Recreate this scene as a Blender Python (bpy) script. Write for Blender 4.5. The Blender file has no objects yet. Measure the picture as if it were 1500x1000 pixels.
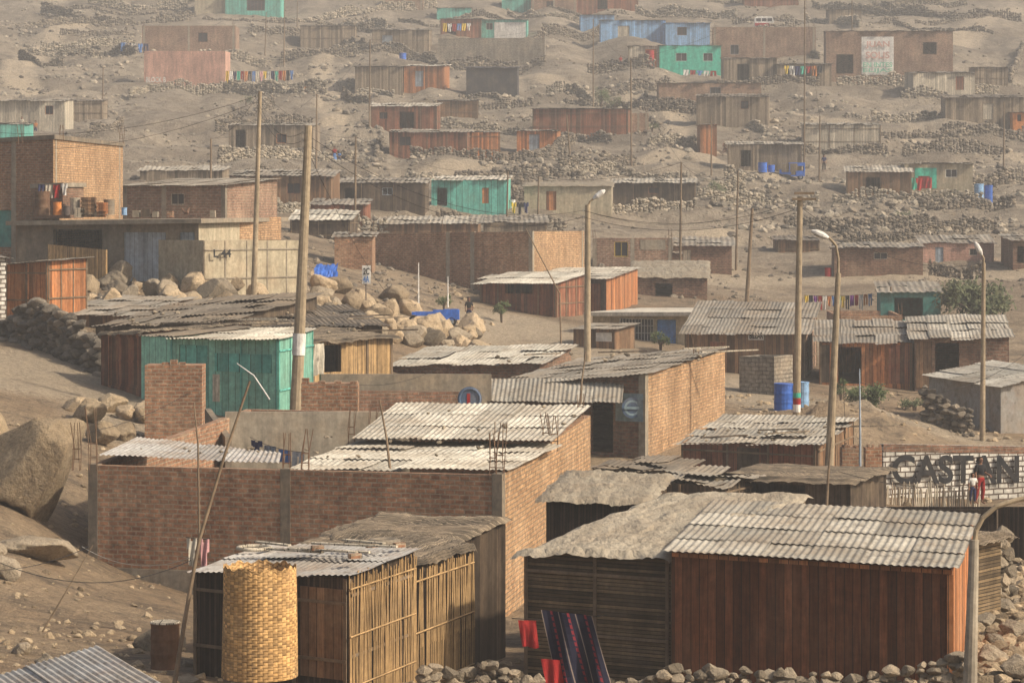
import bpy, math, random, numpy as np
from mathutils import Vector, Matrix, noise
random.seed(7); rng=random.Random(11); np.random.seed(5)
F=4250.0; HY=300.0
col=bpy.context.scene.collection
def X(px,d): return (px-750.0)/F*d
def Zr(py,d): return (HY-py)/F*d
def P(px,py,d): return Vector((X(px,d),d,Zr(py,d)))
# ---------------------------------------------------------------- terrain
DS=[45,55,65,78,90,100,110,125,145,170,200,240,290,330,375,420,480,600,800]
TB={-400:[1100,900,800,690,600,540,500,450,390,350,300,240,180,140,95,50,0,-100,-220],
0:[1130,975,875,745,650,585,535,480,412,375,330,270,205,170,120,75,25,-80,-200],
150:[1150,990,905,835,700,620,570,490,415,372,330,275,215,175,128,80,30,-80,-200],
375:[1160,995,945,895,760,655,590,505,430,378,335,290,228,183,135,88,35,-80,-200],
750:[1180,1015,960,895,800,725,670,600,540,475,410,330,245,195,140,92,35,-80,-200],
1125:[1180,1010,915,835,770,720,680,630,565,510,440,355,262,205,140,85,30,-80,-200],
1500:[1130,975,890,835,785,745,715,655,590,515,425,368,280,215,150,90,30,-80,-200],
1900:[1090,950,880,825,775,735,705,650,580,500,415,355,270,210,140,80,20,-90,-210]}
cols=sorted(TB)
PXF=np.arange(-1500,3001,15.0); DF=np.concatenate([np.arange(45,200,1.0),np.arange(200,802,2.0)])
zt=[[Zr(r,d) for r,d in zip(TB[c],DS)] for c in cols]
A1=np.array([np.interp(DF,DS,z) for z in zt])
def smooth1(a,n):
    k=np.hanning(n+2)[1:-1]; k/=k.sum()
    p=np.pad(a,((0,0),(n//2,n//2)),mode='edge')
    return np.array([np.convolve(r,k,mode='valid') for r in p])
A1=smooth1(A1,9)
A2=np.array([np.interp(PXF,cols,A1[:,j]) for j in range(len(DF))])
A2=smooth1(A2,11).T   # [px,d]
ROWF=HY-A2*F/DF[None,:]
def zb(x,y):
    yy=min(max(y,45.0),800.0); px=750+x/yy*F
    i=min(max((px+1500)/15.0,0),len(PXF)-1.001); i0=int(i); fi=i-i0
    j=(yy-45) if yy<199 else 155+(yy-200)/2.0
    j=min(max(j,0),len(DF)-1.001); j0=int(j); fj=j-j0
    a=A2[i0,j0]*(1-fj)+A2[i0,j0+1]*fj; b=A2[i0+1,j0]*(1-fj)+A2[i0+1,j0+1]*fj
    z=a*(1-fi)+b*fi
    if y>800: z+=(y-800)*0.03
    return z
def sstep(a,b,x):
    t=min(max((x-a)/(b-a),0),1); return t*t*(3-2*t)
def zg(x,y):
    a=0.12+0.7*sstep(170,290,y)
    n=noise.fractal(Vector((x/17,y/17,3.1)),0.9,2.0,3)
    n2=noise.fractal(Vector((x/2.2,y/2.2,9.1)),0.75,2.0,3)
    z=zb(x,y)+a*n
    if y>190:
        tm=sstep(200,250,y)*(1-sstep(480,560,y))*sstep(-.3,.2,noise.noise(Vector((x/30,y/30,7)))+.15)
        h=2.0; q=z/h+0.35*noise.noise(Vector((x/25,y/25,4))); fl=math.floor(q); f=q-fl
        z+=h*(sstep(.5,.88,f)-f)*0.7*tm
        z+=.22*sstep(220,300,y)*noise.fractal(Vector((x/5,y/6,1.7)),.8,2,2)
    if y>230:
        z+=(abs(noise.noise(Vector((x/12+5,y/60,1))))-0.25)*min((y-230)/150,1)*2.2
    z+=0.07*n2*(1+2.6*sstep(150,300,y))
    if 108<y<142:
        px=750+x/y*F
        if 980<px<1480:
            g=math.exp(-((px-1240)/125)**2-((y-124)/6.5)**2); z+=g*(1.3+.6*noise.fractal(Vector((x/1.6,y/1.6,2)),.8,2,3))
    return z
def gd(px,py):
    i=int(min(max((px+1500)/15.0,0),len(PXF)-1)); r=np.minimum.accumulate(ROWF[i])
    return float(np.interp(-py,-r,DF))
PATHS=[([(930,238),(1010,222),(1080,245),(1200,268),(1330,290),(1440,300),(1560,310)],2.0),
([(985,205),(1000,170),(960,150),(900,135),(820,120),(600,85),(420,70)],1.6),
([(1040,412),(1150,408),(1300,404),(1560,398)],3.5),
([(600,250),(760,240),(860,240),(940,238)],1.8),([(1120,150),(1230,180),(1330,205),(1500,230)],1.4),
([(20,560),(90,540),(190,585),(240,640)],3.0),([(0,535),(60,530),(130,560)],3.5),([(640,480),(760,470),(900,520),(1050,560),(1200,610),(1380,640)],3.5),
([(1400,60),(1440,30),(1500,10)],3),([(500,200),(480,150),(470,90),(520,40)],1.6),([(120,30),(60,60),(20,110),(60,140)],2.5),([(1150,330),(1060,330),(1040,370),(1060,405)],2)]
pseg=[]
for pts,w in PATHS:
    q=[(X(a,gd(a,b)),gd(a,b)) for a,b in pts]
    for s in range(len(q)-1): pseg.append((q[s],q[s+1],w))
def build_terrain():
    us=np.concatenate([np.linspace(-1500,-220,50),np.linspace(-200,1700,380),np.linspace(1720,3000,50)]); ds=[6.0]
    while ds[-1]<1500:
        d=ds[-1]; ds.append(d*(1.03 if d<40 else 1.0085 if d<150 else 1.0036 if d<480 else 1.02)+0.02)
    ds=np.array(ds); nu,nd=len(us),len(ds)
    V=np.zeros((nd,nu,3))
    for j,d in enumerate(ds):
        e=max(d,45)
        xs=(us-750)/F*e
        for i,x in enumerate(xs):
            V[j,i]=(x,d,zg(x,d))
    pt=np.zeros((nd,nu))
    for (a,b,w) in pseg:
        ax,ay=a; bx,by=b; dx,dy=bx-ax,by-ay; L=dx*dx+dy*dy+1e-9
        t=np.clip(((V[:,:,0]-ax)*dx+(V[:,:,1]-ay)*dy)/L,0,1)
        dist=np.hypot(V[:,:,0]-ax-t*dx,V[:,:,1]-ay-t*dy)
        pt=np.maximum(pt,np.clip(1.5-dist/w,0,1))
    idx=np.arange(nd*nu).reshape(nd,nu)
    f=np.stack([idx[:-1,:-1],idx[:-1,1:],idx[1:,1:],idx[1:,:-1]],-1).reshape(-1,4)
    me=bpy.data.meshes.new('hillside_ground')
    me.from_pydata(V.reshape(-1,3).tolist(),[],f.tolist())
    at=me.attributes.new('path','FLOAT','POINT'); at.data.foreach_set('value',pt.reshape(-1).astype(np.float32))
    me.polygons.foreach_set('use_smooth',[True]*len(me.polygons))
    ob=bpy.data.objects.new('hillside_ground',me); col.objects.link(ob)
    ob['kind']='structure'; ob['label']='dusty bare hillside ground of sand and stones'; ob['category']='ground'
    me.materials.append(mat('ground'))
# ---------------------------------------------------------------- materials
MATS={}
class NT:
    def __init__(s,name,rough=0.9):
        s.m=bpy.data.materials.new(name); s.m.use_nodes=True; s.t=s.m.node_tree; s.t.nodes.clear()
        s.out=s.n('ShaderNodeOutputMaterial'); s.b=s.n('ShaderNodeBsdfPrincipled')
        s.b.inputs['Roughness'].default_value=rough; s.b.inputs['Specular IOR Level'].default_value=0.2
        s.l(s.b.outputs[0],s.out.inputs[0])
    def n(s,t,**k):
        nd=s.t.nodes.new(t)
        for a,v in k.items(): setattr(nd,a,v)
        return nd
    def l(s,a,b): s.t.links.new(a,b)
    def setv(s,sock,v):
        if hasattr(v,'links'): s.l(v,sock)
        else:
            if isinstance(v,(tuple,list)) and len(v)==3 and sock.type=='RGBA': v=tuple(v)+(1,)
            sock.default_value=v
    def math(s,op,a,b=0.0,c=0.0,clamp=False):
        nd=s.n('ShaderNodeMath',operation=op); nd.use_clamp=clamp
        s.setv(nd.inputs[0],a); s.setv(nd.inputs[1],b); s.setv(nd.inputs[2],c); return nd.outputs[0]
    def mix(s,f,a,b,bt='MIX'):
        nd=s.n('ShaderNodeMix',data_type='RGBA',blend_type=bt); s.setv(nd.inputs[0],f); s.setv(nd.inputs[6],a); s.setv(nd.inputs[7],b); return nd.outputs[2]
    def noise(s,vec,sc,det=4,ro=0.6):
        nd=s.n('ShaderNodeTexNoise'); s.l(vec,nd.inputs['Vector']); nd.inputs['Scale'].default_value=sc; nd.inputs['Detail'].default_value=det; nd.inputs['Roughness'].default_value=ro; return nd.outputs[0]
    def ramp(s,f,lo,hi,a=0.0,b=1.0):
        nd=s.n('ShaderNodeMapRange'); s.setv(nd.inputs[0],f); nd.inputs[1].default_value=lo; nd.inputs[2].default_value=hi; nd.inputs[3].default_value=a; nd.inputs[4].default_value=b; return nd.outputs[0]
    def geo(s): return s.n('ShaderNodeNewGeometry').outputs['Position']
    def uv(s): return s.n('ShaderNodeTexCoord').outputs['UV']
    def scalev(s,v,sc):
        nd=s.n('ShaderNodeMapping'); s.l(v,nd.inputs[0]); nd.inputs['Scale'].default_value=sc; return nd.outputs[0]
    def rnd(s):
        a=s.n('ShaderNodeAttribute',attribute_name='rnd').outputs['Fac']; o=s.n('ShaderNodeObjectInfo').outputs['Random']
        return s.math('FRACT',s.math('ADD',a,o))
    def bump(s,h,dist,st=0.6):
        nd=s.n('ShaderNodeBump'); nd.inputs['Strength'].default_value=st; nd.inputs['Distance'].default_value=dist; s.l(h,nd.inputs['Height']); s.l(nd.outputs[0],s.b.inputs['Normal'])
    def color(s,c): s.l(c,s.b.inputs['Base Color'])
    def mulf(s,c,f):
        cb=s.n('ShaderNodeCombineColor'); 
        for i in range(3): s.l(f,cb.inputs[i])
        return s.mix(1.0,c,cb.outputs[0],'MULTIPLY')
DUST=(0.36,0.27,0.175)
def dusty(t,c,amt=0.25,sc=0.9):
    p=t.geo(); n=t.noise(p,sc,5,0.65)
    f=t.ramp(n,0.45,0.72,0,amt*2); c=t.mix(f,c,DUST)
    n2=t.noise(p,6,4,0.7)
    c=t.mulf(c,t.ramp(n2,0.2,0.8,0.66,1.3))
    st=t.noise(t.scalev(p,(2.5,2.5,.35)),1.0,5,0.7)
    return t.mulf(c,t.ramp(st,0.35,0.62,0.72,1.1))
def m_brick(name,c1,c2,mo,w=0.27,h=0.125,ms=0.022,dust=0.2,var=1.0):
    t=NT(name,0.95); b=t.n('ShaderNodeTexBrick'); 
    uvn=t.uv(); wv=t.n('ShaderNodeTexNoise'); t.l(uvn,wv.inputs['Vector']); wv.inputs['Scale'].default_value=1.7
    vm=t.n('ShaderNodeVectorMath',operation='MULTIPLY_ADD'); t.l(wv.outputs[1],vm.inputs[0]); vm.inputs[1].default_value=(.06,.05,0); t.l(uvn,vm.inputs[2])
    t.l(vm.outputs[0],b.inputs['Vector'])
    b.inputs['Scale'].default_value=1; b.inputs['Brick Width'].default_value=w; b.inputs['Row Height'].default_value=h
    b.inputs['Mortar Size'].default_value=ms; b.inputs['Mortar Smooth'].default_value=0.3; b.inputs['Bias'].default_value=-0.1
    b.inputs['Color1'].default_value=tuple(c1)+(1,); b.inputs['Color2'].default_value=tuple(c2)+(1,); b.inputs['Mortar'].default_value=tuple(mo)+(1,)
    c=t.mulf(b.outputs[0],t.ramp(t.noise(t.scalev(t.uv(),(3.7,8,1)),1.0,2),0.3,0.7,1-.38*var,1+.35*var))
    c=dusty(t,c,dust,0.7)
    c=t.mulf(c,t.ramp(t.noise(t.geo(),0.35,3),0.3,0.7,0.75,1.2))
    c=t.mix(t.ramp(t.noise(t.geo(),0.55,5,.7),0.6,0.7,0,0.45),c,tuple(v*.9 for v in mo))
    t.color(c); hh=t.math('SUBTRACT',t.math('MULTIPLY',t.noise(t.geo(),25,3),0.5),b.outputs[1]); t.bump(hh,0.03,0.9); return t.m
def m_plank(name,c,w=0.16,horiz=False,var=0.55,gap=0.07,dust=0.15,fade=0.3):
    t=NT(name,0.85); sp=t.n('ShaderNodeSeparateXYZ'); t.l(t.uv(),sp.inputs[0])
    u,v=(sp.outputs[1],sp.outputs[0]) if horiz else (sp.outputs[0],sp.outputs[1])
    us=t.math('DIVIDE',u,w); fl=t.math('FLOOR',us); fr=t.math('FRACT',us)
    wn=t.n('ShaderNodeTexWhiteNoise',noise_dimensions='1D'); t.l(fl,wn.inputs['W'])
    cb=t.n('ShaderNodeCombineXYZ'); t.l(t.math('MULTIPLY',u,14),cb.inputs[0]); t.l(t.math('ADD',t.math('MULTIPLY',v,0.9),t.math('MULTIPLY',wn.outputs[0],30)),cb.inputs[1])
    gr=t.noise(cb.outputs[0],1.6,4,0.65)
    br=t.math('MULTIPLY',t.ramp(wn.outputs[0],0,1,1-var,1+var),t.ramp(gr,0.25,0.75,0.55,1.45))
    base=t.mulf(t.mix(0,c,c),br)
    cb2=t.n('ShaderNodeCombineXYZ'); t.l(t.math('MULTIPLY',u,3),cb2.inputs[0]); t.l(t.math('MULTIPLY',v,0.5),cb2.inputs[1])
    base=t.mix(t.ramp(t.noise(cb2.outputs[0],1.5,4),0.5,0.8,0,fade),base,(0.28,0.215,0.15))
    g=t.math('LESS_THAN',fr,gap); base=t.mix(g,base,(0.015,0.011,0.008))
    base=dusty(t,base,dust,0.8); t.color(base)
    t.bump(t.math('SUBTRACT',t.math('MULTIPLY',gr,0.4),g),0.015,0.8); return t.m
def m_weave(name,c,s=0.05,var=0.4):
    t=NT(name,0.8); sp=t.n('ShaderNodeSeparateXYZ'); t.l(t.uv(),sp.inputs[0])
    u=t.math('DIVIDE',sp.outputs[0],s*1.9); v=t.math('DIVIDE',sp.outputs[1],s)
    fu=t.math('FLOOR',u); fv=t.math('FLOOR',v)
    par=t.math('MODULO',t.math('ADD',fu,fv),2.0); par=t.math('ABSOLUTE',par)
    su=t.math('ABSOLUTE',t.math('SINE',t.math('MULTIPLY',u,math.pi))); sv=t.math('ABSOLUTE',t.math('SINE',t.math('MULTIPLY',v,math.pi)))
    h=t.math('ADD',t.math('MULTIPLY',par,su),t.math('MULTIPLY',t.math('SUBTRACT',1.0,par),sv))
    cb=t.n('ShaderNodeCombineXYZ'); t.l(fu,cb.inputs[0]); t.l(fv,cb.inputs[1])
    wn=t.n('ShaderNodeTexWhiteNoise',noise_dimensions='2D'); t.l(cb.outputs[0],wn.inputs['Vector'])
    f=t.math('MULTIPLY',t.ramp(wn.outputs[0],0,1,1-var,1+var*0.5),t.ramp(h,0,0.45,0.55,1.05))
    f=t.math('MULTIPLY',f,t.ramp(par,0,1,0.85,1.1))
    c2=t.mulf(t.mix(t.noise(t.geo(),2.0),tuple(c),(c[0]*0.75,c[1]*0.66,c[2]*0.55)),f)
    t.color(dusty(t,c2,0.15)); t.bump(h,0.015,0.7); return t.m
def m_roof(name,a,b,rust=0.0,rough=0.85,dirt=.55,bd=.01,cloth=False):
    t=NT(name,rough); uv=t.uv(); p=t.geo()
    n=t.noise(t.scalev(uv,(2.2,0.5,1)),1.3,5,0.7); n2=t.noise(p,5,4,0.7)
    c=t.mix(t.ramp(n,0.35,0.68),a,b)
    c=t.mulf(c,t.ramp(t.rnd(),0,1,0.62,1.12)); c=t.mulf(c,t.ramp(n2,0.25,0.75,0.72,1.18))
    if rust>0: c=t.mix(t.ramp(t.noise(p,1.1,5,0.7),0.5,0.68,0,rust),c,(0.20,0.10,0.05))
    c=t.mix(t.ramp(t.noise(p,0.6,5,0.65),0.43,0.66,0,dirt),c,(0.25,0.185,0.12))
    c=t.mix(t.ramp(t.noise(t.scalev(uv,(5,.8,1)),1.5,5,0.75),0.5,0.66,0,0.45 if not cloth else .2),c,(0.13,0.105,0.08))
    c=t.mix(t.ramp(t.noise(p,2.6,5,0.75),0.54,0.64,0,0.6 if not cloth else .3),c,(0.10,0.08,0.06))
    t.color(c)
    if cloth:
        w=t.noise(t.scalev(p,(1.0,.45,1)),1.6,4,0.55); w=t.math('ABSOLUTE',t.math('SUBTRACT',w,0.5)); t.bump(t.math('ADD',t.math('MULTIPLY',w,3),t.math('MULTIPLY',n2,.12)),.08,.9)
    else: t.bump(n2,bd,0.5)
    return t.m
def m_paint(name,c,dust=0.25,rough=0.85,sc=0.9,boards=0):
    t=NT(name,rough); p=t.geo(); c2=t.mulf(t.mix(0,tuple(c),tuple(c)),t.ramp(t.noise(p,2.5,5,0.7),0.25,0.75,0.75,1.2))
    h=t.noise(p,30,3)
    if boards:
        sp=t.n('ShaderNodeSeparateXYZ'); t.l(t.uv(),sp.inputs[0]); us=t.math('DIVIDE',sp.outputs[0],boards)
        g=t.math('LESS_THAN',t.math('FRACT',us),0.08); wn=t.n('ShaderNodeTexWhiteNoise',noise_dimensions='1D'); t.l(t.math('FLOOR',us),wn.inputs['W'])
        c2=t.mulf(c2,t.ramp(wn.outputs[0],0,1,0.78,1.18)); c2=t.mix(g,c2,(c[0]*.3,c[1]*.3,c[2]*.3)); h=t.math('SUBTRACT',h,g)
    c2=t.mulf(c2,t.ramp(t.rnd(),0,1,0.85,1.1))
    t.color(dusty(t,c2,dust,sc)); t.bump(h,0.006,0.5); return t.m
def m_ground():
    t=NT('ground_dust',0.97); p=t.geo(); sep=t.n('ShaderNodeSeparateXYZ'); t.l(p,sep.inputs[0])
    n=t.noise(p,0.09,6,0.6); n1=t.noise(p,0.6,7,0.72); n2=t.noise(p,4.5,6,0.75)
    c=t.mix(t.ramp(n,0.35,0.65),(0.27,0.183,0.108),(0.38,0.28,0.175))
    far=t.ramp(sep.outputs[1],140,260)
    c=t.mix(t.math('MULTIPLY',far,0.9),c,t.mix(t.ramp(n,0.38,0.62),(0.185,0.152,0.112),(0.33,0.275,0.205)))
    c=t.mix(t.ramp(n1,0.46,0.66,0,0.8),c,(0.115,0.09,0.064))
    at=t.n('ShaderNodeAttribute',attribute_name='path').outputs['Fac']
    c=t.mix(t.ramp(t.math('ADD',at,t.math('MULTIPLY',t.math('SUBTRACT',n2,0.5),1.2)),0.3,0.9,0,0.8),c,(0.43,0.345,0.24))
    vo=t.n('ShaderNodeTexVoronoi'); t.l(p,vo.inputs['Vector']); vo.inputs['Scale'].default_value=2.6; vo.inputs['Randomness'].default_value=1
    sep2=t.n('ShaderNodeSeparateColor'); t.l(vo.outputs['Color'],sep2.inputs[0])
    msk=t.math('MULTIPLY',t.ramp(vo.outputs['Distance'],0.22,0.32,1,0),t.math('GREATER_THAN',sep2.outputs[0],0.7)); msk=t.math('MULTIPLY',t.math('MULTIPLY',msk,far),t.ramp(at,0,0.6,1,0))
    c=t.mix(t.math('MULTIPLY',msk,0.75),c,t.mulf(t.mix(0,(0.25,0.21,0.16),(0,0,0)),t.ramp(sep2.outputs[1],0,1,0.3,1.7)))
    c=t.mulf(c,t.ramp(n2,0.3,0.7,0.64,1.3)); c=t.mulf(c,t.ramp(t.noise(p,22,4,.7),0.3,0.7,0.8,1.2)); t.color(c)
    h=t.math('ADD',t.math('ADD',t.math('MULTIPLY',n1,2.2),t.math('MULTIPLY',n2,0.9)),t.math('MULTIPLY',msk,0.6)); t.bump(h,0.33,0.9); return t.m
def m_rock(name,a,b):
    t=NT(name,0.95); p=t.geo(); n=t.noise(p,1.2,6,0.7); n2=t.noise(p,9,5,0.75)
    c=t.mix(t.ramp(n,0.35,0.65),a,b); c=t.mulf(c,t.ramp(t.rnd(),0,1,0.5,1.35)); c=t.mulf(c,t.ramp(n2,0.25,0.75,0.6,1.35))
    c=t.mix(t.ramp(t.rnd(),0.5,1,0,0.35),c,(0.32,0.24,0.155))
    c=t.mix(t.ramp(t.noise(p,2.3,6,.75),.55,.68,0,.55),c,(0.12,0.095,0.07))
    t.color(c); t.bump(t.math('ADD',n2,t.math('MULTIPLY',n,2)),0.1,0.9); return t.m
def m_stripe():
    t=NT('striped_blanket',0.9); sp=t.n('ShaderNodeSeparateXYZ'); t.l(t.uv(),sp.inputs[0])
    f=t.math('FRACT',t.math('MULTIPLY',sp.outputs[0],3.2)); c=t.mix(t.math('LESS_THAN',f,0.14),(0.014,0.014,0.03),(0.22,0.025,0.035))
    c=t.mix(t.math('LESS_THAN',t.math('ABSOLUTE',t.math('SUBTRACT',f,0.5)),0.03),c,(0.22,0.17,0.14))
    g=t.math('LESS_THAN',t.math('FRACT',t.math('MULTIPLY',sp.outputs[1],9)),0.35)
    c=t.mix(t.math('MULTIPLY',g,t.math('LESS_THAN',f,0.12)),c,(0.03,0.02,0.04)); t.color(c); return t.m
MD={
'ground':m_ground,
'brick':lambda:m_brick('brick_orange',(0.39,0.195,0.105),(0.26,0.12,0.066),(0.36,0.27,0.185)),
'brick_lit':lambda:m_brick('brick_sunlit',(0.54,0.32,0.16),(0.39,0.21,0.105),(0.32,0.235,0.15)),  # lighter copy of the brick, sunlight painted into walls facing right
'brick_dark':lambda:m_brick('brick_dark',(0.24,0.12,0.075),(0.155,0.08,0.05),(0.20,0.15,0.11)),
'brick_far':lambda:m_brick('brick_dusty',(0.32,0.18,0.118),(0.23,0.13,0.085),(0.31,0.235,0.17),0.35,0.16,0.03),
'brick_white':lambda:m_brick('brick_whitewashed',(0.66,0.63,0.56),(0.52,0.49,0.42),(0.13,0.10,0.08),0.42,0.19,0.03,0.1,.5),
'brick_pink':lambda:m_brick('brick_pink',(0.66,0.37,0.28),(0.60,0.33,0.25),(0.55,0.36,0.27),0.3,0.13,0.02,.1,.3),
'block':lambda:m_brick('concrete_block',(0.31,0.27,0.21),(0.24,0.205,0.16),(0.17,0.14,0.11),0.4,0.2,0.025),
'concrete':lambda:m_paint('concrete',(0.31,0.265,0.20),0.3,0.95),
'concrete_dark':lambda:m_paint('concrete_dark',(0.19,0.158,0.118),0.3,0.95),
'plaster':lambda:m_paint('plaster',(0.44,0.375,0.26),0.3,0.95),
'plaster_white':lambda:m_paint('plaster_white',(0.54,0.49,0.40),0.3,0.95),
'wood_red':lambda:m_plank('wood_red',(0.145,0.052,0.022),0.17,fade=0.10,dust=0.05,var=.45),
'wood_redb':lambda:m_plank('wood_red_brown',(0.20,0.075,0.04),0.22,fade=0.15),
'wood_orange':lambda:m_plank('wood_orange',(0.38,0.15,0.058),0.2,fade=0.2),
'wood_brown':lambda:m_plank('wood_brown',(0.18,0.10,0.052),0.2),
'wood_dark':lambda:m_plank('wood_dark',(0.07,0.05,0.034),0.2),
'wood_grey':lambda:m_plank('wood_grey',(0.23,0.18,0.125),0.22),
'wood_pale':lambda:m_plank('wood_pale',(0.48,0.42,0.32),0.3,var=0.25),
'reed':lambda:m_plank('reed',(0.42,0.27,0.125),0.05,var=0.5,gap=0.15,dust=0.05),
'reed_dark':lambda:m_plank('reed_dark',(0.06,0.04,0.025),0.07,gap=0.2,dust=0.05,fade=0.12),
'reed_h':lambda:m_plank('reed_horizontal',(0.13,0.09,0.048),0.075,True,var=0.6,gap=0.2,dust=0.08),
'thatch':lambda:m_plank('thatch',(0.22,0.172,0.115),0.07,True,var=0.7,gap=0.25,dust=0.3),
'weave':lambda:m_weave('bamboo_weave',(0.72,0.45,0.19)),
'cement':lambda:m_roof('fibre_cement',(0.38,0.345,0.28),(0.49,0.45,0.37)),
'cement_w':lambda:m_roof('fibre_cement_pale',(0.50,0.46,0.375),(0.64,0.595,0.49),dirt=.55),
'cement_g':lambda:m_roof('fibre_cement_grey',(0.23,0.205,0.165),(0.35,0.315,0.26)),
'cement_d':lambda:m_roof('fibre_cement_dark',(0.12,0.102,0.08),(0.21,0.18,0.14)),
'zinc':lambda:m_roof('zinc_sheet',(0.36,0.345,0.32),(0.48,0.46,0.42),0.4,0.75),
'tarp':lambda:m_roof('tarpaulin',(0.34,0.285,0.205),(0.47,0.405,0.30),0.1,0.8,.45,.1,True),
'tarp_d':lambda:m_paint('tarpaulin_dark',(0.045,0.045,0.05),0.12,0.7),
'turq':lambda:m_paint('turquoise_boards',(0.25,0.55,0.42),0.08,0.8,boards=0.3),
'turq_d':lambda:m_paint('turquoise_sheet',(0.13,0.45,0.37),0.08,0.8,boards=0.5),
'teal':lambda:m_paint('teal_paint',(0.07,0.25,0.22),0.15),
'green':lambda:m_paint('green_paint',(0.06,0.45,0.32),0.05),
'blue':lambda:m_paint('blue_paint',(0.10,0.24,0.55),0.08),
'blue_l':lambda:m_paint('light_blue_boards',(0.25,0.44,0.68),0.1,boards=0.3),
'blue_f':lambda:m_paint('faded_blue',(0.27,0.37,0.41),0.2),
'blue_fd':lambda:m_paint('faded_dark_blue',(0.09,0.14,0.22),0.2),
'blue_b':lambda:m_paint('bright_blue_plastic',(0.04,0.14,0.52),0.05,0.5),
'bluegrey':lambda:m_paint('blue_grey_metal',(0.30,0.345,0.385),0.1,0.6,boards=0.25),
'navy':lambda:m_paint('navy',(0.02,0.03,0.10),0.05),
'white':lambda:m_paint('white_paint',(0.72,0.69,0.63),0.08),
'cream':lambda:m_paint('cream_cloth',(0.6,0.54,0.43),0.08),
'pink':lambda:m_paint('pink_cloth',(0.65,0.35,0.34),0.05),
'red':lambda:m_paint('red',(0.34,0.02,0.02),0.03),
'red_f':lambda:m_paint('faded_red',(0.60,0.36,0.31),0.05),
'green_f':lambda:m_paint('faded_green',(0.22,0.50,0.36),0.05),
'yellow':lambda:m_paint('yellow',(0.65,0.45,0.05),0.05),
'orange':lambda:m_paint('orange',(0.6,0.22,0.06),0.05),
'purple':lambda:m_paint('purple',(0.2,0.05,0.25),0.05),
'black':lambda:m_paint('black',(0.02,0.02,0.022),0.03),
'rubber':lambda:m_paint('rubber_dusty',(0.20,0.17,0.13),0.2),
'dark':lambda:m_paint('dark_glass',(0.03,0.03,0.035),0.05,0.3),
'rust':lambda:m_paint('rusty_iron',(0.15,0.08,0.045),0.2),
'iron':lambda:m_paint('iron',(0.10,0.08,0.07),0.1),
'pole_c':lambda:m_paint('pole_concrete',(0.37,0.29,0.19),0.15,0.9,2.0),
'pole_w':lambda:m_paint('pole_wood',(0.19,0.135,0.085),0.15,0.9,2.0),
'skin':lambda:m_paint('skin',(0.25,0.13,0.08),0.0,0.6),
'hair':lambda:m_paint('hair',(0.015,0.012,0.01),0.0,0.5),
'leaf':lambda:m_paint('leaf_dusty',(0.07,0.10,0.035),0.12,0.8,3),
'leaf_g':lambda:m_paint('leaf_grey',(0.095,0.115,0.055),0.15,0.8,3),
'bark':lambda:m_paint('bark',(0.10,0.07,0.05),0.1),
'rock':lambda:m_rock('rock',(0.26,0.21,0.148),(0.38,0.31,0.22)),
'rock_w':lambda:m_rock('rock_warm',(0.38,0.28,0.17),(0.48,0.37,0.24)),
'rock_g':lambda:m_rock('rock_grey',(0.125,0.105,0.08),(0.25,0.213,0.165)),
'rock_l':lambda:m_rock('rock_light',(0.26,0.225,0.17),(0.40,0.345,0.265)),
'stripe':m_stripe,
}
def mat(n):
    if n not in MATS: MATS[n]=MD[n]()
    return MATS[n]
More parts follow.
